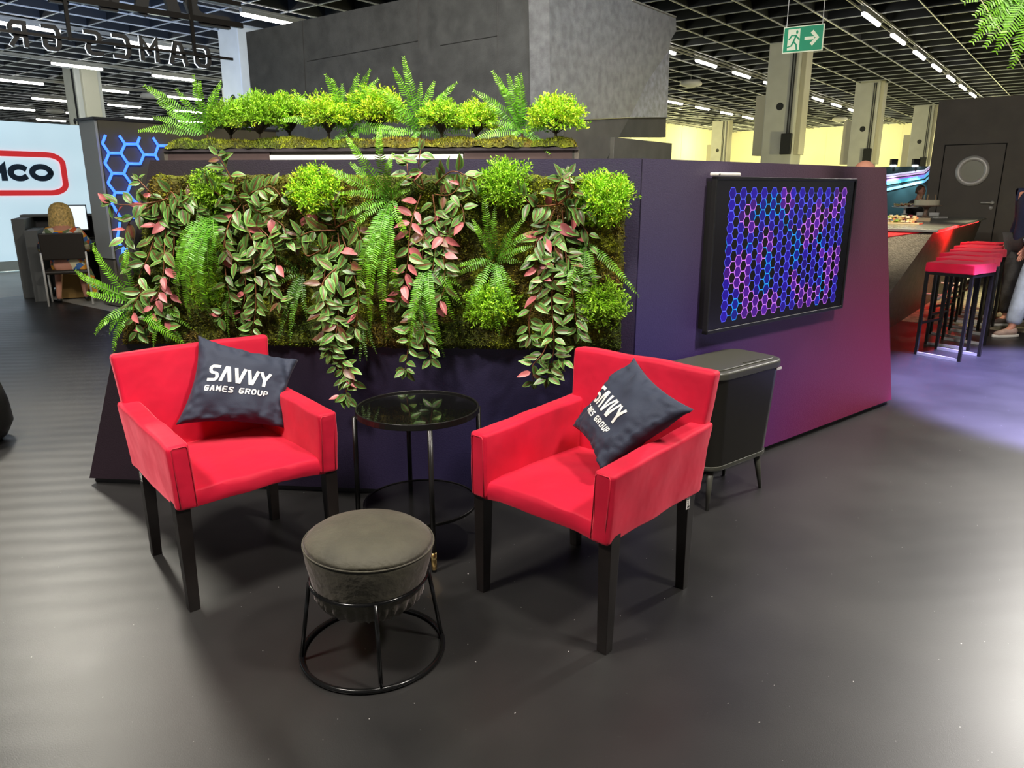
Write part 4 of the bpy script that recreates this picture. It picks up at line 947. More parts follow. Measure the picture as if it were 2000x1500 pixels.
# ---------------------------------------------------------------- waste bin
bcen = Vector((1.045, 3.515, 0))
bn = thing('waste_bin', 'black steel waste bin on four tapered legs beside the right armchair', 'waste bin', bcen)
def rrect(w_, d_, r, n=8):
    out = []
    for cx, cy, a0 in ((w_/2-r, d_/2-r, 0), (-w_/2+r, d_/2-r, 90), (-w_/2+r, -d_/2+r, 180), (w_/2-r, -d_/2+r, 270)):
        for i in range(n+1):
            a = math.radians(a0+90*i/n); out.append((cx+r*math.cos(a), cy+r*math.sin(a)))
    return out
NB = -N2
def bl(x, y, z): return bcen+D2*x+NB*y+Z*z
def loft(levels, r):
    m = MB(); L = []
    for (w_, d_, z, rr) in levels:
        L.append([bl(x, y, z) for x, y in rrect(w_, d_, rr)])
    n = len(L[0]); vs = [p for q in L for p in q]; fs = []
    for i in range(len(L)-1):
        for j in range(n): fs.append((i*n+j, i*n+(j+1) % n, (i+1)*n+(j+1) % n, (i+1)*n+j))
    fs += [tuple(range(n-1, -1, -1)), tuple((len(L)-1)*n+j for j in range(n))]
    return m.add(vs, fs)
BST = mat('matt_black_steel', (.05, .047, .040), .30, metal=.8); BPL = mat('black_plastic', (.055, .055, .042), .38)
loft([(.50, .27, .215, .09), (.545, .31, .655, .085)], 0).build('body', BST, bn, smooth=True, bevel=.003)
loft([(.50, .27, .198, .09), (.508, .278, .206, .09), (.508, .278, .222, .09)], 0).build('base_rim', BPL, bn, smooth=True, bevel=.002)
loft([(.56, .322, .655, .085), (.566, .328, .66, .088), (.566, .328, .684, .088), (.552, .314, .692, .08)], 0).build('lid_rim', BPL, bn, smooth=True, bevel=.003)
ld = loft([(.50, .262, .690, .06), (.50, .262, .697, .06), (.49, .252, .700, .055)], 0).build('lid', BPL, bn, smooth=True, bevel=.002)
MB().add([bl(x, -.118+y, .7005+z) for x, y, z in ((-.02, 0, 0), (.10, 0, 0), (.10, .010, 0), (-.02, .010, 0), (-.02, 0, .003), (.10, 0, .003), (.10, .010, .003), (-.02, .010, .003))], [(4,5,6,7), (0,1,5,4), (1,2,6,5), (2,3,7,6), (3,0,4,7)]).build('press_mark', BPL, ld)
tgp = MB().add([bl(x, -.159, z) for x, z in ((.20, .640), (.243, .640), (.243, .652), (.20, .652))]+[bl(x, -.155, z) for x, z in ((.20, .640), (.243, .640), (.243, .652), (.20, .652))], [(0,1,2,3), (0,4,5,1), (1,5,6,2), (2,6,7,3), (3,7,4,0)])
tgp.build('maker_plate', MET, bn)
for sx in (-1, 1):
    for sy in (-1, 1):
        MB().tube([bl(.225*sx, .112*sy, 0), bl(.19*sx, .09*sy, .21)], [.0085, .019], 14).build('leg', BPL, bn, smooth=True)
# ---------------------------------------------------------------- black pouf cut by the left edge
pp = Vector((-3.375, 4.25, 0))
pf = thing('round_pouf', 'black round pouf at the far left edge of the photo', 'pouf', pp)
MB().lathe([(.0, .0), (.22, .0), (.26, .03), (.30, .11), (.29, .24), (.265, .35), (.24, .38), (0, .39)], pp, 48).build('cushion', mat('black_leather', (.012, .012, .011), .4), pf, smooth=True)
# ---------------------------------------------------------------- bar counter
bT = 1.06
bc0 = fl(1832, 449, bT); bu, bv = bc0.dot(HU), bc0.dot(HV); bu1 = fl(1922, 425, bT).dot(HU)
bar = thing('bar_counter', 'angular bar counter with grey top and red glow under its edge', 'bar', uv(bu, bv+1, 0))
CTP = mat('counter_top', (.24, .25, .22), .25, var=.2, vscale=5); CBD = mat('rough_dark_board', (.07, .058, .045), .45, var=.35, vscale=10, bump=.5, bscale=60)
MB().obox(uv(bu, bv, bT-.03), HU*(bu1-bu), HV*3.4, Z*.03).build('worktop', CTP, bar, bevel=.003)
B0 = fl(1640, 703); b0u = B0.dot(HU); b0v = bv+.25
base = [uv(b0u, b0v, 0), uv(bu1-.2, b0v, 0), uv(bu1-.2, bv+3.0, 0), uv(b0u, bv+3.0, 0), uv(bu+.06, bv+.05, bT-.031), uv(bu1-.1, bv+.05, bT-.031), uv(bu1-.1, bv+3.0, bT-.031), uv(bu+.06, bv+3.0, bT-.031)]
MB().hexa(base).build('body', CBD, bar)
REDP = mat('red_lacquer', (.5, .01, .02), .4)
a0 = uv(bu+.02, bv+.12, bT-.04)
T0 = base[4]; dn_ = base[0]-T0; fnn = dn_.cross(HV).normalized(); fnn = fnn if fnn.dot(HU) < 0 else -fnn
MB().prism([T0+HV*.08-Z*.003, T0+HV*2.4-Z*.003, T0+HV*2.4+dn_*.42-HV*.1], fnn*.012).build('front_facet', REDP, bar)
MB().obox(uv(bu+.2, bv+.026, bT-.042), HU*(bu1-bu-.9), HV*.012, Z*.010).build('led_strip', mat('red_led', (.6, 0, 0), .4, emit=(1, .02, .02), es=9), bar)
lamp('bar_red_glow', 'AREA', uv(bu+1.4, bv-.10, .99), uv(bu+1.4, bv+.3, .75), 16, col=(1, .015, .015), size=.25)
lamp('bar_red_glow', 'AREA', uv(bu-.5, bv+1.3, .8), uv(bu-.1, bv+1.2, .6), 12, col=(1, .04, .03), size=.3)
lamp('bar_warm_spot', 'SPOT', uv(bu+.2, bv+.8, 3.6), uv(bu+.4, bv+.8, 1.0), 520, col=(1, .85, .55), size=.1, spot=60)
lamp('bar_floor_glow', 'SPOT', uv(12.2, .6, 3.6), uv(12.4, .2, 0), 1100, col=(1, .9, .6), size=.1, spot=60)
fr_ = MB().tube([uv(bu+.6, bv-.02, .22), uv(bu1-.4, bv-.02, .22)], .02, 8); 
for x in (1.0, 2.4, 3.6): fr_.tube([uv(bu+x, bv-.02, .22), uv(bu+x, bv+.3, .22)], .012, 6)
fr_.build('foot_rail', MET, bar, smooth=True)
# ---------------------------------------------------------------- bar stools
s0 = fl(1788, 692); s1 = fl(1870, 708)
STM = mat('stool_black_metal', (.02, .018, .015), .35, metal=.5); STL = mat('scuffed_steel', (.55, .55, .55), .4, metal=.5)
bs = thing('bar_stool', '', 'bar stool', (0, 0, 0), 'red bar stools along the counter')
W2, D2_, SH = .205, .205, .775
for x in (-1, 1):
    for y in (-1, 1): MB().box((x*(W2-.0125), y*(D2_-.0125), SH/2), (.025, .025, SH)).build('leg', STM, bs, local=True)
MB().box((0, -(D2_-.0125), SH-.0135), (2*W2-.05, .025, .025)).box((0, (D2_-.0125), SH-.0135), (2*W2-.05, .025, .025)).box((-(W2-.0125), 0, SH-.0135), (.025, 2*D2_-.05, .025)).box((W2-.0125, 0, SH-.0135), (.025, 2*D2_-.05, .025)).build('seat_frame', STM, bs, local=True)
for y in (-1, 1): MB().box((0, y*(D2_-.0125), .0135), (2*W2-.05, .024, .025)).build('floor_bar', STL, bs, local=True)
MB().box((-(W2-.0125), 0, .30), (.022, 2*D2_-.05, .022)).build('foot_bar', STM, bs, local=True)
def fst(p, a, b, c): return wr_(p, .004, 9, 3)+Z*(.006*math.sin(math.pi*a)*math.sin(math.pi*b) if c == 1 else 0)
P = [(-W2-.008, -D2_-.008, SH), (W2+.008, -D2_-.008, SH), (W2+.008, D2_+.008, SH), (-W2-.008, D2_+.008, SH), (-W2-.004, -D2_-.004, SH+.085), (W2+.004, -D2_-.004, SH+.085), (W2+.004, D2_+.004, SH+.085), (-W2-.004, D2_+.004, SH+.085)]
softbox(P, 10, 10, 3, fst).build('seat', VEL, bs, local=True, smooth=True, bevel=.01)
dS = (s1-s0).normalized(); nS = Vector((-dS.y, dS.x, 0)); 
sc0 = (s0+s1)/2+nS*D2_; rzS = math.atan2(dS.y, dS.x)
LB = ['nearest red bar stool, closest to the partition end', 'second red bar stool from the front of the row', 'third red bar stool from the front of the row', 'fourth red bar stool from the front of the row', 'fifth red bar stool from the front, next to last', 'farthest red bar stool, last in the row by the door']
JT = [(0, 0), (-.02, 3), (.02, -3), (-.02, 2), (.0, 1), (-.01, -1)]
for i in range(6):
    o = bs if i == 0 else copy_tree(bs)
    o.location = uv(7.81+.60*i+.06*(i > 2)+.10*(i > 4), .885+.026*i+JT[i][0]*.5); o.rotation_euler = (0, 0, rzS+math.radians(5)+math.radians(JT[i][1])); o['label'] = LB[i]
# ---------------------------------------------------------------- food on the bar
PLT_ = mat('glazed_plate', (.25, .17, .12), .25, var=.5, vscale=30); CHN = mat('white_china', (.85, .85, .8), .25)
FOOD = mat('canape_filling', (1, 1, 1), .6, attr=True, bump=.3, bscale=200)
def bp(px, py, z=bT): p = fl(px, py, z); return p
cs = fl(1806, 427, bT+.005); cs.z = bT
stnd = thing('cake_stand', 'brown glazed pedestal cake stand on the bar counter', 'cake stand', cs)
MB().lathe([(.09, 0), (.095, .01), (.05, .03), (.03, .07), (.026, .12), (.045, .165), (.06, .18)], cs, 28).build('pedestal', PLT_, stnd, smooth=True)
MB().lathe([(.05, .178), (.21, .190), (.225, .205), (.215, .203), (.05, .196)], cs, 40).build('plate', PLT_, stnd, smooth=True)
def food(name, label, c, rx, ry, h, n, sticks, seed, group='party food on the bar'):
    rnd = random.Random(seed); t = thing(name, label, 'food', c, group); m = MB()
    for _ in range(n):
        a = rnd.uniform(0, 6.28); r = rnd.random()**.5; p = c+HV*rx*r*math.cos(a)+HU*ry*r*math.sin(a)+Z*rnd.uniform(.01, h*.85)
        col = rnd.choice([(.8, .62, .28), (.75, .5, .2), (.8, .75, .5), (.3, .5, .08), (.7, .25, .1), (.85, .8, .65), (.15, .03, .05), (.75, .58, .3)])
        m.box(p, (rnd.uniform(.02, .045), rnd.uniform(.02, .045), rnd.uniform(.012, .03)), rnd.uniform(0, 3), col)
    m.build('filling', FOOD, t)
    if sticks:
        for k in range(sticks):
            a = rnd.uniform(0, 6.28); p = c+HV*rx*.8*math.cos(a)+HU*ry*.8*math.sin(a)+Z*h*.7
            MB().tube([p, p+Vector((rnd.uniform(-.03, .03), rnd.uniform(-.02, .02), .10))], .003, 5).build('skewer', mat('bamboo', (.7, .5, .25), .6) if 'bamboo' not in bpy.data.materials else bpy.data.materials['bamboo'], t)
    return t
fd = food('canape_tray', 'round pale tray of canapes with skewers on the cake stand', cs+Z*.206, .15, .15, .08, 90, 9, 3)
annulus(cs+Z*.206, .168, .176, 0, .075, 40).build('tray_rim', mat('clear_rim', (.7, .7, .5), .2), fd)
MB().lathe([(0, 0), (.172, 0), (.172, .004), (0, .004)], cs+Z*.205, 40).build('tray_base', CHN, fd)
c2 = fl(1768, 404, bT+.13); c2.z = bT
t = thing('serving_stand', 'white oval stand with pastries partly hidden by the partition', 'serving stand', c2)
MB().lathe([(.07, 0), (.02, .02), (.02, .10), (.05, .115), (.21, .12), (.225, .135), (.2, .13)], c2, 32).build('plate', CHN, t, smooth=True)
food('pastry_pile', 'pile of golden pastries on the white oval stand', c2+Z*.132, .19, .19, .06, 80, 0, 5)
c3 = fl(1766, 436, bT+.01); c3.z = bT
t = thing('wooden_board', 'pale wooden serving board beside the partition edge', 'board', c3); MB().obox(c3-HV*.2-HU*.15, HU*.3, HV*.5, Z*.02).build('board', mat('pale_wood', (.65, .5, .3), .5), t, bevel=.004)
food('sandwich_pile', 'pile of small sandwiches and greens on the wooden board', c3+Z*.02+HV*.06, .2, .12, .10, 90, 0, 6)
c4 = fl(1806, 431, bT); c4.z = bT
tag(MB().obox(c4-HV*.10-HU*.20, HU*.04, HV*.2, Z*.045).build('menu_card', mat('cream_card', (.7, .62, .38), .5), origin=c4), 'small cream card block in front of the cake stand', 'card')
for (px, py, w_, lab) in ((1825, 420, .15, 'white rectangular porcelain dish right of the cake stand'), (1797, 419, .10, 'white square porcelain bowl behind the cake stand foot')):
    p = fl(px, py, bT+.02); p.z = bT
    m = MB(); m.obox(p-HV*w_/2-HU*.05, HU*.1, HV*w_, Z*.012)
    for (a, b_) in ((HU*.008, HV*w_),): m.obox(p-HV*w_/2-HU*.05, a, b_, Z*.06).obox(p-HV*w_/2+HU*.042, a, b_, Z*.06)
    m.obox(p-HV*w_/2-HU*.05, HU*.1, HV*.008, Z*.06).obox(p+HV*(w_/2-.008)-HU*.05, HU*.1, HV*.008, Z*.06)
    tag(m.build('porcelain_dish', CHN, origin=p), lab, 'dish')
p = fl(1836, 426, bT); p.z = bT
tag(MB().box(p+Z*.012, (.2, .1, .02), .3).build('napkin_stack', WHP, origin=p), 'flat stack of white napkins on the counter right of the stand', 'napkins')
# ---------------------------------------------------------------- light-streak wall behind the bar
US = 16.6
def sw(px, py, off=0.0): return onp(px, py, uv(US-off, 0), -HU)
zt_ = sw(1790, 325).z; v0 = sw(1818, 330).dot(HV)
mw_ = thing('mural_wall', 'dark teal mural wall with white, violet and cyan light streaks behind the bar', 'mural', uv(US, v0, 0))
MB().obox(uv(US, v0-.1, 0), HU*.2, HV*8, Z*zt_).build('panel', mat('teal_print', (.012, .045, .05), .4), mw_)
for (ya, yb, wd, c, nm) in ((343, 333, .035, (.75, .75, 1), 'white'), (347, 337, .03, (.8, .55, .9), 'pink'), (354, 344, .07, (.45, .15, .75), 'violet'), (358, 345, .07, (.1, .7, .85), 'cyan'), (371, 354, .05, (.2, .65, .95), 'blue')):
    a, b_ = sw(1730, ya, .012), sw(1806, yb, .012); c_ = sw(1816, yb-9, .012)
    pts = [a, a.lerp(b_, .5), b_, c_]; m = MB()
    m.add([p-Z*wd/2 for p in pts]+[p+Z*wd/2 for p in pts], [(i, i+1, i+5, i+4) for i in range(3)])
    m.build('light_streak', mat('streak_'+nm, c, .4, emit=c, es=.55), mw_)
for px, lab in ((1745, 'small clamp lamp on the mural wall, left of the pair'), (1788, 'small clamp lamp on the mural wall, right of the pair')):
    p = sw(px, 323, .08); t = thing('clamp_lamp', lab, 'lamp', p)
    MB().box(p+Z*.06, (.12, .08, .12)).build('head', DK, t); MB().tube([p+Z*.05, p-Z*.1+HU*.08], .02, 6).build('arm', DK, t)
    MB().box(p-HU*.03-Z*.01, (.09, .05, .03)).build('lens', mat('lamp_lens', (1, 1, 1), .3, emit=(.8, .9, 1), es=12) if 'lamp_lens' not in bpy.data.materials else bpy.data.materials['lamp_lens'], t)
    lamp('clamp_beam', 'SPOT', p-HU*.1-Z*.03, p-Z*1.2+HU*.05, 60, col=(.8, .9, 1), size=.03, spot=70, blend=.4)
# ---------------------------------------------------------------- exit sign
eA = fl(1527, 105, 3.3); eB_ = fl(1606, 98, 3.3); ed = (eB_-eA); ed.z = 0; eL = ed.length; ed.normalize(); en = Vector((ed.y, -ed.x, 0)); eH = .33
ex = thing('exit_sign', 'green emergency exit sign with running man and arrow, hanging on two wires', 'sign', eA+ed*eL/2)
GRN = mat('exit_green', (.01, .33, .16), .45, emit=(.01, .33, .16), es=.25); CRE = mat('exit_cream', (.85, .9, .7), .45, emit=(.8, .9, .6), es=.3)
MB().obox(eA, ed*eL, -en*.03, Z*eH).build('border_plate', CRE, ex); g = .012
MB().obox(eA+ed*g+Z*g+en*.003, ed*(eL-2*g), -en*.003, Z*(eH-2*g)).build('green_field', GRN, ex)
def ef(x, y, h=0): return eA+ed*x*eL+Z*y*eH+en*(.0045+h)
MB().add([ef(.12, .10), ef(.42, .10), ef(.42, .90), ef(.12, .90)], [(0, 1, 2, 3)]).build('doorway', CRE, ex)
m = MB(); fe = lambda x, y, h: ef(x, y, .002)
pen([[(.33, .66), (.27, .42)], [(.27, .42), (.34, .30), (.36, .12)], [(.27, .42), (.22, .26), (.11, .22)], [(.32, .64), (.22, .66), (.16, .52)], [(.33, .62), (.40, .50), (.46, .52)]], .045, fe, m)
m.add([fe(.345+.028*math.cos(q/16*6.283), .77+.075*math.sin(q/16*6.283), 0) for q in range(16)], [tuple(range(16))]).build('running_man', GRN, ex)
m = MB(); m.add([fe(.54, .44, 0), fe(.78, .44, 0), fe(.78, .56, 0), fe(.54, .56, 0)], [(0, 1, 2, 3)]).add([fe(.90, .50, 0), fe(.74, .80, 0), fe(.68, .70, 0), fe(.81, .50, 0), fe(.68, .30, 0), fe(.74, .20, 0)], [(0, 1, 2, 3), (0, 3, 4, 5)]).build('arrow', CRE, ex)
WRE = mat('steel_wire', (.5, .5, .48), .4, metal=.6)
for x in (.06, .94): MB().tube([ef(x, .98, -.02), Vector((*ef(x, 1).to_2d(), CZ))], .006, 6).build('wire', WRE, ex)
# ---------------------------------------------------------------- hanging letters seen from behind
sA = fl(0, 62, 3.0); sB = fl(420, 114, 3.0); sd_ = (sB-sA); sd_.normalize(); sn = Vector((sd_.y, -sd_.x, 0))
if sn.dot(EYE-sA) < 0: sn = -sn
hs = thing('hanging_letter_sign', 'hanging black letter sign with white glowing edges, seen from behind', 'sign', sA.lerp(sB, .5))
LTB = mat('letter_black', (.02, .02, .018), .5); LTG = mat('letter_glow', (.9, .9, .9), .5, emit=(.82, .92, 1), es=3.0)
def sx_(px): # distance along the sign for a photo column
    p = onp(px, 80, sA, sn); return (p-sA).dot(sd_)
LSET = [(g_, a_, b_, .21, 0, .038, .035, .034) for g_, a_, b_ in (('G', 404, 380), ('A', 359, 330), ('M', 303, 274), ('E', 249, 222), ('S', 195, 168), ('G', 115, 87), ('R', 50, 22), ('O', -20, -50), ('U', -90, -118), ('P', -160, -190))]
LSET += [(g_, a_, b_, .60, .40, .13, .06, .085) for g_, a_, b_ in (('S', 440, 375), ('L^', 345, 280), ('V', 250, 185), ('V', 155, 90), ('Y', 60, -10))]
for gname, xa, xb, hgt, zb, wd, th, wg in LSET:
    xr_, xl_ = sx_(xa), sx_(xb); par = None
    for m_, off, w_, t_ in ((LTB, 0, wd, th), (LTG, -th*.5-.012, wg, .014)):
        fn2 = lambda x, y, h, off=off: sA+sd_*(xr_-x)+Z*((zb or -.5*hgt)+y)+sn*(off+h)
        lb = MB(); pen([[(x*(xr_-xl_), y*hgt) for x, y in s_] for s_ in GL[gname]], w_, fn2, lb, thick=t_)
        o = lb.build('letter' if par is None else 'letter_glow', m_, par or hs); par = par or o
xe = sx_(470); m = MB()
m.obox(sA-sd_*3+sn*.05+Z*(-.01), sd_*(xe-.15+3), sn*.025, Z*.028).obox(sA-sd_*3+sn*.05+Z*.60, sd_*(xe+3), sn*.04, Z*.05).obox(sA-sd_*3+sn*.05+Z*.36, sd_*(xe+3), sn*.05, Z*.06)
m.build('rail', STM, hs)
for px in (128, 368):
    x = sx_(px); MB().obox(sA+sd_*x+sn*.08-Z*.02, sd_*.035, sn*.03, Z*1.5).build('upright', STM, hs)
for x in (sx_(120), sx_(420)): MB().tube([sA+sd_*x+sn*.09+Z*.65, sA+sd_*x+sn*.09+Z*3.0], .006, 6).build('wire', WRE, hs)
# ---------------------------------------------------------------- reception desk, chair and woman at the left
DSK = mat('desk_grey', (.10, .105, .10), .5); DSD = mat('desk_dark', (.012, .012, .012), .5)
dk = thing('reception_desk', 'dark grey box-shaped reception desk the woman sits at', 'desk', uv(3.9, 11.0, 0))
c0 = fl(96, 599); c1 = fl(182, 594); cw = (c1-c0).length; cx = (c1-c0).normalized(); cy = Vector((-cx.y, cx.x, 0))
qa = fl(47, 583); qb = fl(69, 590); zt = 1.10; WD = 1.40
MB().obox(qa, cx*.15, cy*1.2, Z*zt).build('side_panel', DSK, dk, bevel=.004)
MB().obox(qb, cx*.15, cy*.95, Z*(zt-.14)).build('inner_panel', DSK, dk, bevel=.004)
MB().obox(qa+cy*1.2, cx*WD, cy*.06, Z*zt).build('front_board', DSD, dk)
MB().obox(qa+cy*.92+Z*zt, cx*WD, cy*.40, Z*.03).build('upper_shelf', DSK, dk)
MB().obox(qa+cx*.22+cy*.62+Z*.72, cx*(WD-.30), cy*.58, Z*.03).build('worktop', DSK, dk)
MB().obox(qa+cx*(WD-.08)+cy*.45, cx*.08, cy*.75, Z*(zt-.02)).build('side_panel', DSD, dk)
lp = onp(150, 430, qa+cy*.84, -cy); lp.z = .751
ms = thing('monitor', 'open white-lit screen beside the blond woman', 'monitor', lp)
MB().obox(lp-cx*.17+Z*.14, cx*.32, cy*.02, Z*.38).build('frame', DSD, ms); MB().obox(lp-cx*.155+Z*.155-cy*.004, cx*.29, cy*.004, Z*.35).build('display', mat('white_display', (.7, .8, .9), .4, emit=(.8, .93, 1), es=.9), ms)
MB().obox(lp-cx*.03, cx*.06, cy*.03, Z*.15).box(lp+Z*.005, (.2, .2, .01)).build('foot', DSD, ms)
MB()
cbx = c1+cy*.95-cx*.25
tag(MB().box(cbx+Z*.2, (.35, .3, .4), .45).build('cardboard_box', mat('cardboard', (.30, .18, .05), .8), origin=cbx), 'brown cardboard box under the desk behind the chair', 'box')
# chair of the woman
dc = thing('desk_chair', 'dark brown desk chair with open back the blond woman sits on', 'chair', (c0+c1)/2+cy*.25)
CHB = mat('dark_brown_shell', (.028, .022, .016), .45)
zs = .46; zb0 = .60; zb1 = .95
MB().hexa([c0+cy*.01+Z*zb0, c1+cy*.01+Z*zb0, c1+cy*.05+Z*zb0, c0+cy*.05+Z*zb0, c0-cy*.07+Z*zb1, c1-cy*.07+Z*zb1, c1-cy*.03+Z*zb1, c0-cy*.03+Z*zb1]).build('backrest', CHB, dc, bevel=.04, smooth=True)
MB().obox(c0+cy*.04+Z*(zs-.05), cx*cw, cy*.46, Z*.05).build('seat', CHB, dc, bevel=.02, smooth=True)
for k in (0, 1):
    q = c0+cx*cw*k
    MB().tube([q, q+cy*.04+Z*zs, q+cy*.0+Z*zb0+Z*.1], .014, 8).build('leg', MET, dc, smooth=True); MB().tube([q+cy*.48, q+cy*.44+Z*(zs-.03)], .014, 8).build('leg', MET, dc, smooth=True)
# ---------------------------------------------------------------- people
SKN = mat('skin', (.62, .28, .18), .5, bump=.05); 
def skin_mesh(name, V, E, m, parent=None, origin=None, root=0, sub=2):
    """V: list of (point, radius or (rx, ry))"""
    me = bpy.data.meshes.new(name); og = WO[parent] if parent else Vector(origin)
    me.from_pydata([Vector(p)-og for p, r in V], E, []); o = bpy.data.objects.new(name, me); COL.objects.link(o)
    md = o.modifiers.new('skin', 'SKIN'); md.use_smooth_shade = True
    for i, (p, r) in enumerate(V):
        sv = me.skin_vertices[0].data[i]; sv.radius = r if isinstance(r, tuple) else (r, r); sv.use_root = (i == root)
    o.modifiers.new('sub', 'SUBSURF').levels = sub; o.modifiers['sub'].render_levels = sub
    bpy.context.view_layer.update(); dg = bpy.context.evaluated_depsgraph_get()
    me2 = bpy.data.meshes.new_from_object(o.evaluated_get(dg)); me2.polygons.foreach_set('use_smooth', [True]*len(me2.polygons)); me2.name = name
    o.modifiers.clear(); o.data = me2; me2.materials.clear(); me2.materials.append(m)
    if parent: o.parent = parent
    else: o.location = og
    WO[o] = og; return o
def chain(pts, rs_, b=0):
    return list(zip(pts, rs_)), [(b+i, b+i+1) for i in range(len(pts)-1)]
def fingers(V, E, hand, dirv, sidev, wi, L=.075):
    for k in range(4):
        f = hand+sidev*(.028-.019*k)+dirv*.035; a = len(V); l = L*(.85, 1, .95, .78)[k]
        dn = (dirv*.8-Z*.35).normalized()
        V += [(f, .0095), (f+dirv*l*.45, .0085), (f+dirv*l*.45+dn*l*.5, .0075)]; E += [(wi, a), (a, a+1), (a+1, a+2)]
    a = len(V); V += [(hand+sidev*.045-dirv*.01, .011), (hand+sidev*.06+dirv*.03, .009)]; E += [(wi, a), (a, a+1)]
def head_mesh(mb, c, fwd, k=1.0):
    """sphere-based head with brow, nose, chin and ears; appended to mb"""
    right = fwd.cross(Z).normalized(); NU, NV = 20, 16; b = len(mb.v)
    for j in range(NV+1):
        th = math.pi*j/NV
        for i in range(NU):
            ph = 2*math.pi*i/NU; x, y, z = math.sin(th)*math.sin(ph), math.sin(th)*math.cos(ph), math.cos(th)
            w_ = 1-.22*max(0, -z)**1.2; q = right*x*.074*w_+fwd*y*.094*(1-.1*max(0, -z))+Z*z*.118
            if y > .8 and -.35 < z < .1 and abs(x) < .22: q += fwd*.018*(1-abs(x)/.22)*(1-abs(z+.2)/.35 if abs(z+.2) < .35 else 0)
            if y > .6 and .05 < z < .25 and .2 < abs(x) < .5: q -= fwd*.006
            if y > .7 and -.6 < z < -.5: q += fwd*.004
            if abs(x) > .93 and abs(z) < .3 and abs(y) < .35: q += right*x*.014
            mb.v.append(c+q*k)
    for j in range(NV):
        for i in range(NU): mb.f.append([b+j*NU+i, b+(j+1)*NU+i, b+(j+1)*NU+(i+1) % NU, b+j*NU+(i+1) % NU]); mb.c.append(None)
# woman, seen from behind, sitting and bent over the desk
fw = cy; rt = cx
hip = (c0+c1)/2+cy*.20+Z*.53
sh = hip+fw*.20+Z*.44; neck = sh+fw*.05+Z*.09; headc = neck+fw*.07+Z*.12-rt*.01
V = [(hip, (.17, .12)), (hip+fw*.06+Z*.18, (.14, .10)), (hip+fw*.14+Z*.34, (.16, .10)), (sh, (.11, .08)), (neck, .05), (headc, .06)]; E = [(i, i+1) for i in range(5)]
def limb(fr, pts, rs_):
    a = len(V); V.extend(zip(pts, rs_)); E.append((fr, a)); E.extend((a+i, a+i+1) for i in range(len(pts)-1)); return len(V)-1
for s in (-1, 1):
    S_ = sh+rt*.16*s-Z*.02; El = S_+rt*.13*s+fw*.12-Z*.24; Wr = El+fw*.24-rt*.06*s+Z*.02
    wi = limb(3, [S_, S_.lerp(El, .5), El, El.lerp(Wr, .5), Wr, Wr+fw*.05], [.055, .05, .042, .036, .027, .03]); fingers(V, E, Wr+fw*.05, fw, -rt*s, wi, .07)
    hp = hip+rt*.09*s-Z*.02; kn = hip+rt*.13*s+fw*.40-Z*.03; an = kn+Vector((0, 0, -.42))-fw*(.18 if s > 0 else .25)+rt*.03*s
    an.z = .08
    limb(0, [hp, hp.lerp(kn, .5), kn, kn.lerp(an, .35), an, Vector((an.x, an.y, .035))+fw*.06, Vector((an.x, an.y, .03))+fw*.13], [.085, .075, .055, .052, .033, .033, .026])
wm = skin_mesh('person', V, E, SKN, origin=Vector((hip.x, hip.y, 0)))
tag(wm, 'blond woman in a colourful patterned dress seated at the desk, back turned', 'person')
def dress_mat():
    m = mat('patchwork_fabric', (.5, .5, .5), .7); nt = m.node_tree; n = nt.nodes; tc = n.new('ShaderNodeTexCoord'); mp = n.new('ShaderNodeMapping')
    mp.inputs['Scale'].default_value = (9, 9, 14); mp.inputs['Rotation'].default_value = (.5, .6, .3); nt.links.new(tc.outputs['Object'], mp.inputs[0])
    v = n.new('ShaderNodeTexVoronoi'); v.inputs['Scale'].default_value = 1.3; nt.links.new(mp.outputs[0], v.inputs['Vector'])
    s = n.new('ShaderNodeSeparateColor'); nt.links.new(v.outputs['Color'], s.inputs[0])
    r = ramp(n, [(0, (.85, .36, .03)), (.2, (.8, .72, .45)), (.38, (.05, .16, .42)), (.52, (.75, .75, .65)), (.66, (.75, .12, .03)), (.8, (.16, .22, .10)), (.92, (.02, .02, .05))])
    r.color_ramp.interpolation = 'CONSTANT'; nt.links.new(s.outputs[0], r.inputs[0]); nt.links.new(r.outputs[0], n['Principled BSDF'].inputs['Base Color']); return m
V2 = [(hip-Z*.05, (.21, .16)), (hip+fw*.05+Z*.16, (.16, .12)), (hip+fw*.12+Z*.32, (.18, .12)), (sh+Z*.0, (.14, .10))]; E2 = [(0, 1), (1, 2), (2, 3)]
for s in (-1, 1):
    S_ = sh+rt*.16*s-Z*.02; El = S_+rt*.13*s+fw*.12-Z*.24; Wr = El+fw*.18-rt*.05*s+Z*.02; a = len(V2)
    V2 += [(S_, .075), (S_.lerp(El, .5), .078), (El, .075), (Wr, .06)]; E2 += [(3, a), (a, a+1), (a+1, a+2), (a+2, a+3)]
    hp = hip+rt*.09*s-Z*.02; kn = hip+rt*.12*s+fw*.38-Z*.03; a = len(V2); V2 += [(hp+fw*.1, .12), (kn, .10)]; E2 += [(0, a), (a, a+1)]
a = len(V2); q = hip+rt*.24-Z*.12; V2 += [(q, .07), (q-Z*.2+rt*.03, .065), (q-Z*.32+rt*.04, .05)]; E2 += [(0, a), (a, a+1), (a+1, a+2)]
skin_mesh('dress', V2, E2, dress_mat(), parent=wm)
HAIR = mat('blond_hair', (.62, .42, .13), .45, var=.45, vscale=40, bump=.6, bscale=70)
hm = MB(); 
def fh(a, z): return 1+.03*math.sin(a*23)+.02*math.sin(a*41)
hm.lathe([(.115, -.33), (.15, -.27), (.150, -.14), (.142, -.02), (.128, .06), (.10, .115), (.05, .145), (.005, .152)], headc-fw*.035, 60, fn=fh).build('hair', HAIR, wm, smooth=True)
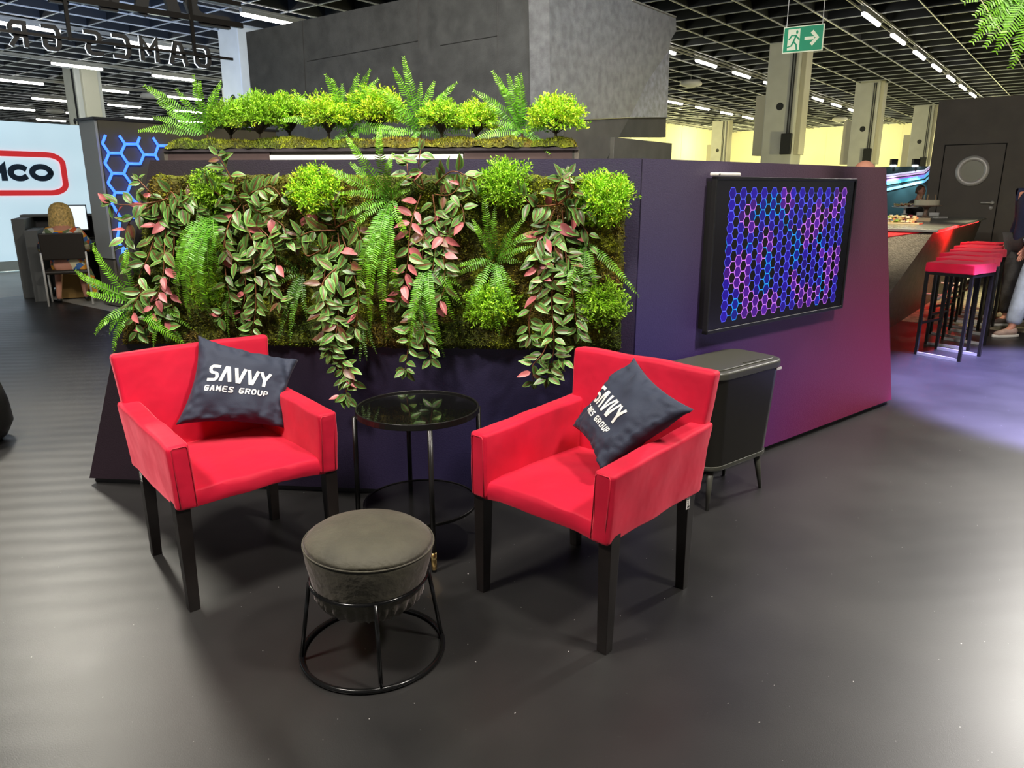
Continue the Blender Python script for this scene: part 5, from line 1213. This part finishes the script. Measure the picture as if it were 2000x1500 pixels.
for s in (-1, 1):
    ft = V[[i for i, (p, r) in enumerate(V) if r == .026][0 if s < 0 else 1]][0]
    skin_mesh('shoe', [(ft-fw*.14+Z*.015, .032), (ft-fw*.05+Z*.0, .036), (ft+fw*.02-Z*.002, .030)], [(0, 1), (1, 2)], DK, parent=wm)
# the black bag by the chair
bgp = c1-cx*.22+cy*.55
# ---- the two standing people cut off by the right edge
def standing(name, label, feet, hgt, fwd, top, trouser, shoe, hairc, arm_pose, lean=0, cat='person', bald=False, hairlen=.0, tw_=1.0):
    """feet: two ground points; returns body"""
    rt = fwd.cross(Z).normalized(); mid = (feet[0]+feet[1])/2; k = hgt/1.78
    pel = mid+Z*.95*k+fwd*lean*.4; ch_ = pel+Z*.36*k+fwd*lean*.3; sh_ = ch_+Z*.13*k; nk = sh_+Z*.10*k+fwd*.01; hd = nk+Z*.13*k+fwd*.03
    V = [(pel, (.15*k, .11*k)), (pel+Z*.2*k, (.135*k, .10*k)), (ch_, (.16*k, .11*k)), (sh_, (.10*k, .08*k)), (nk, .055*k), (hd-Z*.02, .065*k)]; E = [(i, i+1) for i in range(5)]; arms = []; legs = []
    for s in (-1, 1):
        S_ = sh_+rt*.19*k*s-Z*.01; El, Wr = arm_pose(S_, s, k, rt, fwd, pel); a = len(V); h_ = (Wr-El).normalized()
        V += [(S_, .058*k), (S_.lerp(El, .5), .05*k), (El, .042*k), (El.lerp(Wr, .5), .038*k), (Wr, .028*k), (Wr+h_*.06, .034*k)]; E += [(3, a)]+[(a+i, a+i+1) for i in range(5)]
        fingers(V, E, Wr+h_*.06, h_, fwd if s > 0 else fwd, a+5, .075); arms.append((S_, El, Wr))
        f_ = feet[0 if s < 0 else 1]; hp = pel+rt*.095*k*s-Z*.04; an = f_+Z*.09; kn = hp.lerp(an, .5)+fwd*.03; a = len(V)
        V += [(hp, .095*k), (hp.lerp(kn, .5), .08*k), (kn, .056*k), (kn.lerp(an, .35), .055*k), (an, .036*k), (f_+fwd*.08+Z*.04, .035*k), (f_+fwd*.15+Z*.03, .028*k)]; E += [(0, a)]+[(a+i, a+i+1) for i in range(6)]; legs.append((hp, kn, an, f_))
    b = skin_mesh('person', V, E, SKN, origin=mid); tag(b, label, cat)
    hb = MB(); head_mesh(hb, hd+Z*.0, fwd, k); hm_ = hb.build('head', SKN, b, smooth=True)
    # join the head to the body so that body and head are one mesh
    import bmesh
    bm = bmesh.new(); bm.from_mesh(b.data); bm.from_mesh(hm_.data); bm.to_mesh(b.data); bm.free(); WO.pop(hm_); bpy.data.objects.remove(hm_)
    b.data.polygons.foreach_set('use_smooth', [True]*len(b.data.polygons))
    for s in (-1, 1):
        MB().tube([hd+fwd*.083*k+rt*.03*s*k+Z*.012, hd+fwd*.090*k+rt*.03*s*k+Z*.012], [.011, .007], 10).build('eye', DK, b, smooth=True)
    tv_ = [(pel-Z*.12, (.18*k, .14*k)), (pel+Z*.2*k, (.16*k, .125*k)), (ch_, (.185*k, .135*k)), (sh_-Z*.01, (.125*k, .10*k))]; te = [(0, 1), (1, 2), (2, 3)]
    for S_, El, Wr in arms:
        a = len(tv_); w2 = El.lerp(Wr, .93); tv_ += [(S_, .075*k), (S_.lerp(El, .5), .067*k), (El, .06*k), (El.lerp(w2, .5), .054*k), (w2, .045*k)]; te += [(3, a)]+[(a+i, a+i+1) for i in range(4)]
    skin_mesh('jacket', tv_, te, top, parent=b)
    lv = [(pel, (.17*k, .13*k))]; le = []
    for hp, kn, an, f_ in legs:
        a = len(lv); lv += [(hp, .115*k), (hp.lerp(kn, .5), .098*k*tw_), (kn, .078*k*tw_), (kn.lerp(an, .5), .072*k*tw_), (an.lerp(kn, .08), .062*k*tw_)]; le += [(0, a)]+[(a+i, a+i+1) for i in range(4)]
    skin_mesh('trousers', lv, le, trouser, parent=b)
    for hp, kn, an, f_ in legs:
        so = skin_mesh('shoe', [(f_-fwd*.07+Z*.065, (.045, .05)), (f_+Z*.06, (.047, .047)), (f_+fwd*.10+Z*.045, (.046, .034)), (f_+fwd*.18+Z*.035, (.036, .024))], [(0, 1), (1, 2), (2, 3)], shoe[0], parent=b)
        m = MB(); pr = []
        for i in range(20):
            a = 2*math.pi*i/20; r_ = .155*math.cos(a); pr.append(f_+fwd*(.052+r_)+rt*math.sin(a)*(.046+.006*math.cos(a)))
        m.prism([p+Z*.001 for p in pr], Z*.028).build('sole', shoe[1], so, bevel=.006, smooth=True)
    if not bald:
        m = MB(); m.lathe([(.088*k, -.03-hairlen), (.094*k, .0), (.088*k, .05), (.07*k, .095), (.03*k, .122), (.003, .126)], hd-fwd*.022*k, 40, fn=fh).build('hair', hairc, b, smooth=True)
    return b
NVJ = mat('navy_wool', (.012, .02, .055), .8, bump=.3, bscale=90); GTR = mat('grey_trousers', (.045, .043, .04), .8, bump=.4, bscale=25); JNS = mat('pale_jeans', (.45, .52, .60), .8, var=.2, bump=.3, bscale=30)
BSH = mat('brown_boot', (.10, .075, .06), .6); SSH = mat('beige_sneaker', (.48, .34, .27), .6, var=.2, vscale=20); SOL = mat('white_sole', (.75, .72, .65), .5); BRH = mat('brown_hair', (.12, .06, .03), .5, bump=.5, bscale=70); GRS = mat('grey_shirt', (.3, .3, .32), .8)
f2 = -(HU*.15)-Vector((1, 0, 0))*.9; f2.z = 0; f2.normalize(); r2 = f2.cross(Z).normalized()
m1 = fl(1984, 637)
def pocket(S_, s, k, rt, fwd, pel): 
    El = S_+rt*.09*s*k-fwd*.10*k-Z*.27*k; Wr = pel+rt*.19*s*k+fwd*.05-Z*.02*k; return El, Wr
def hang(S_, s, k, rt, fwd, pel):
    El = S_+rt*.05*s*k-fwd*.03-Z*.29*k; Wr = El+fwd*.10*k-Z*.22*k; return El, Wr
fA_ = Vector((m1.x-.10, m1.y+.05, 0)); 
standing('p', 'man in navy jacket and dark grey trousers, hand in pocket, cut by the right edge', [fA_+Vector((.36, .22, 0)), fA_], 1.80, f2, NVJ, GTR, (BSH, SOL), BRH, pocket, tw_=1.15)
m2 = fl(1972, 658)
standing('p', 'person in pale turned-up jeans and beige sneakers at the right edge', [Vector((m2.x+.62, m2.y+.12, 0)), Vector((m2.x, m2.y, 0))], 1.76, f2, GRS, JNS, (SSH, SOL), BRH, hang, tw_=1.25)
# man hidden behind the partition, bald crown showing above its top edge
pk = atd(1697, 350, 6.8); pk.z = 0; ff = (EYE-pk); ff.z = 0; ff.normalize(); ff = ff.cross(Z); fr2 = ff.cross(Z).normalized()
hz = atd(1706, 315, 6.8).z+.025
standing('p', 'bald man standing behind the partition, only his crown showing', [pk-fr2*.1, pk+fr2*.1], hz*.985, ff, GRS, GTR, (BSH, SOL), BRH, hang, bald=True)
# far person behind the cake stand
pk = uv(15.9, 0)+HV*(onp(1796, 370, uv(15.9, 0), -HU).dot(HV)); pk.z = 0
standing('p', 'distant brown-haired person in dark top behind the canape tray', [pk-fr2*.1, pk+fr2*.1], 1.55, -ff.lerp(fr2, .5).normalized(), GTR, GTR, (BSH, SOL), BRH, hang)
# ---------------------------------------------------------------- fern hanging into the top right corner
def hp_(px, py, off=0.0): return onp(px, py, Vector((0, 3.4-off, 0)), Vector((0, -1, 0)))
fern('feathery green fern hanging into the upper right corner', (2010, -45), [(1884, 4), (1905, 30), (1900, 82), (1925, 90), (1945, 100), (1975, 130), (1990, 95), (2015, 90), (1900, -25), (1930, 60), (1960, 70), (2030, 60), (1912, 50)], 91, hp_, off0=0, W=.06, tone=1.0, lift=.05, group='hanging fern at upper right', nrm=Vector((0, -1, 0)), offt=.12, name='hanging_fern')
pg = hp_(2010, -45); pot = thing('hanging_pot', 'black hanging pot above the corner fern, beyond the frame', 'pot', pg+Z*.0)
MB().lathe([(.05, -.0), (.09, .03), (.12, .16), (.125, .18), (.10, .18)], pg, 24).build('pot', DK, pot, smooth=True); MB().tube([pg+Z*.18, pg+Z*3.2], .004, 6).build('wire', WRE, pot)
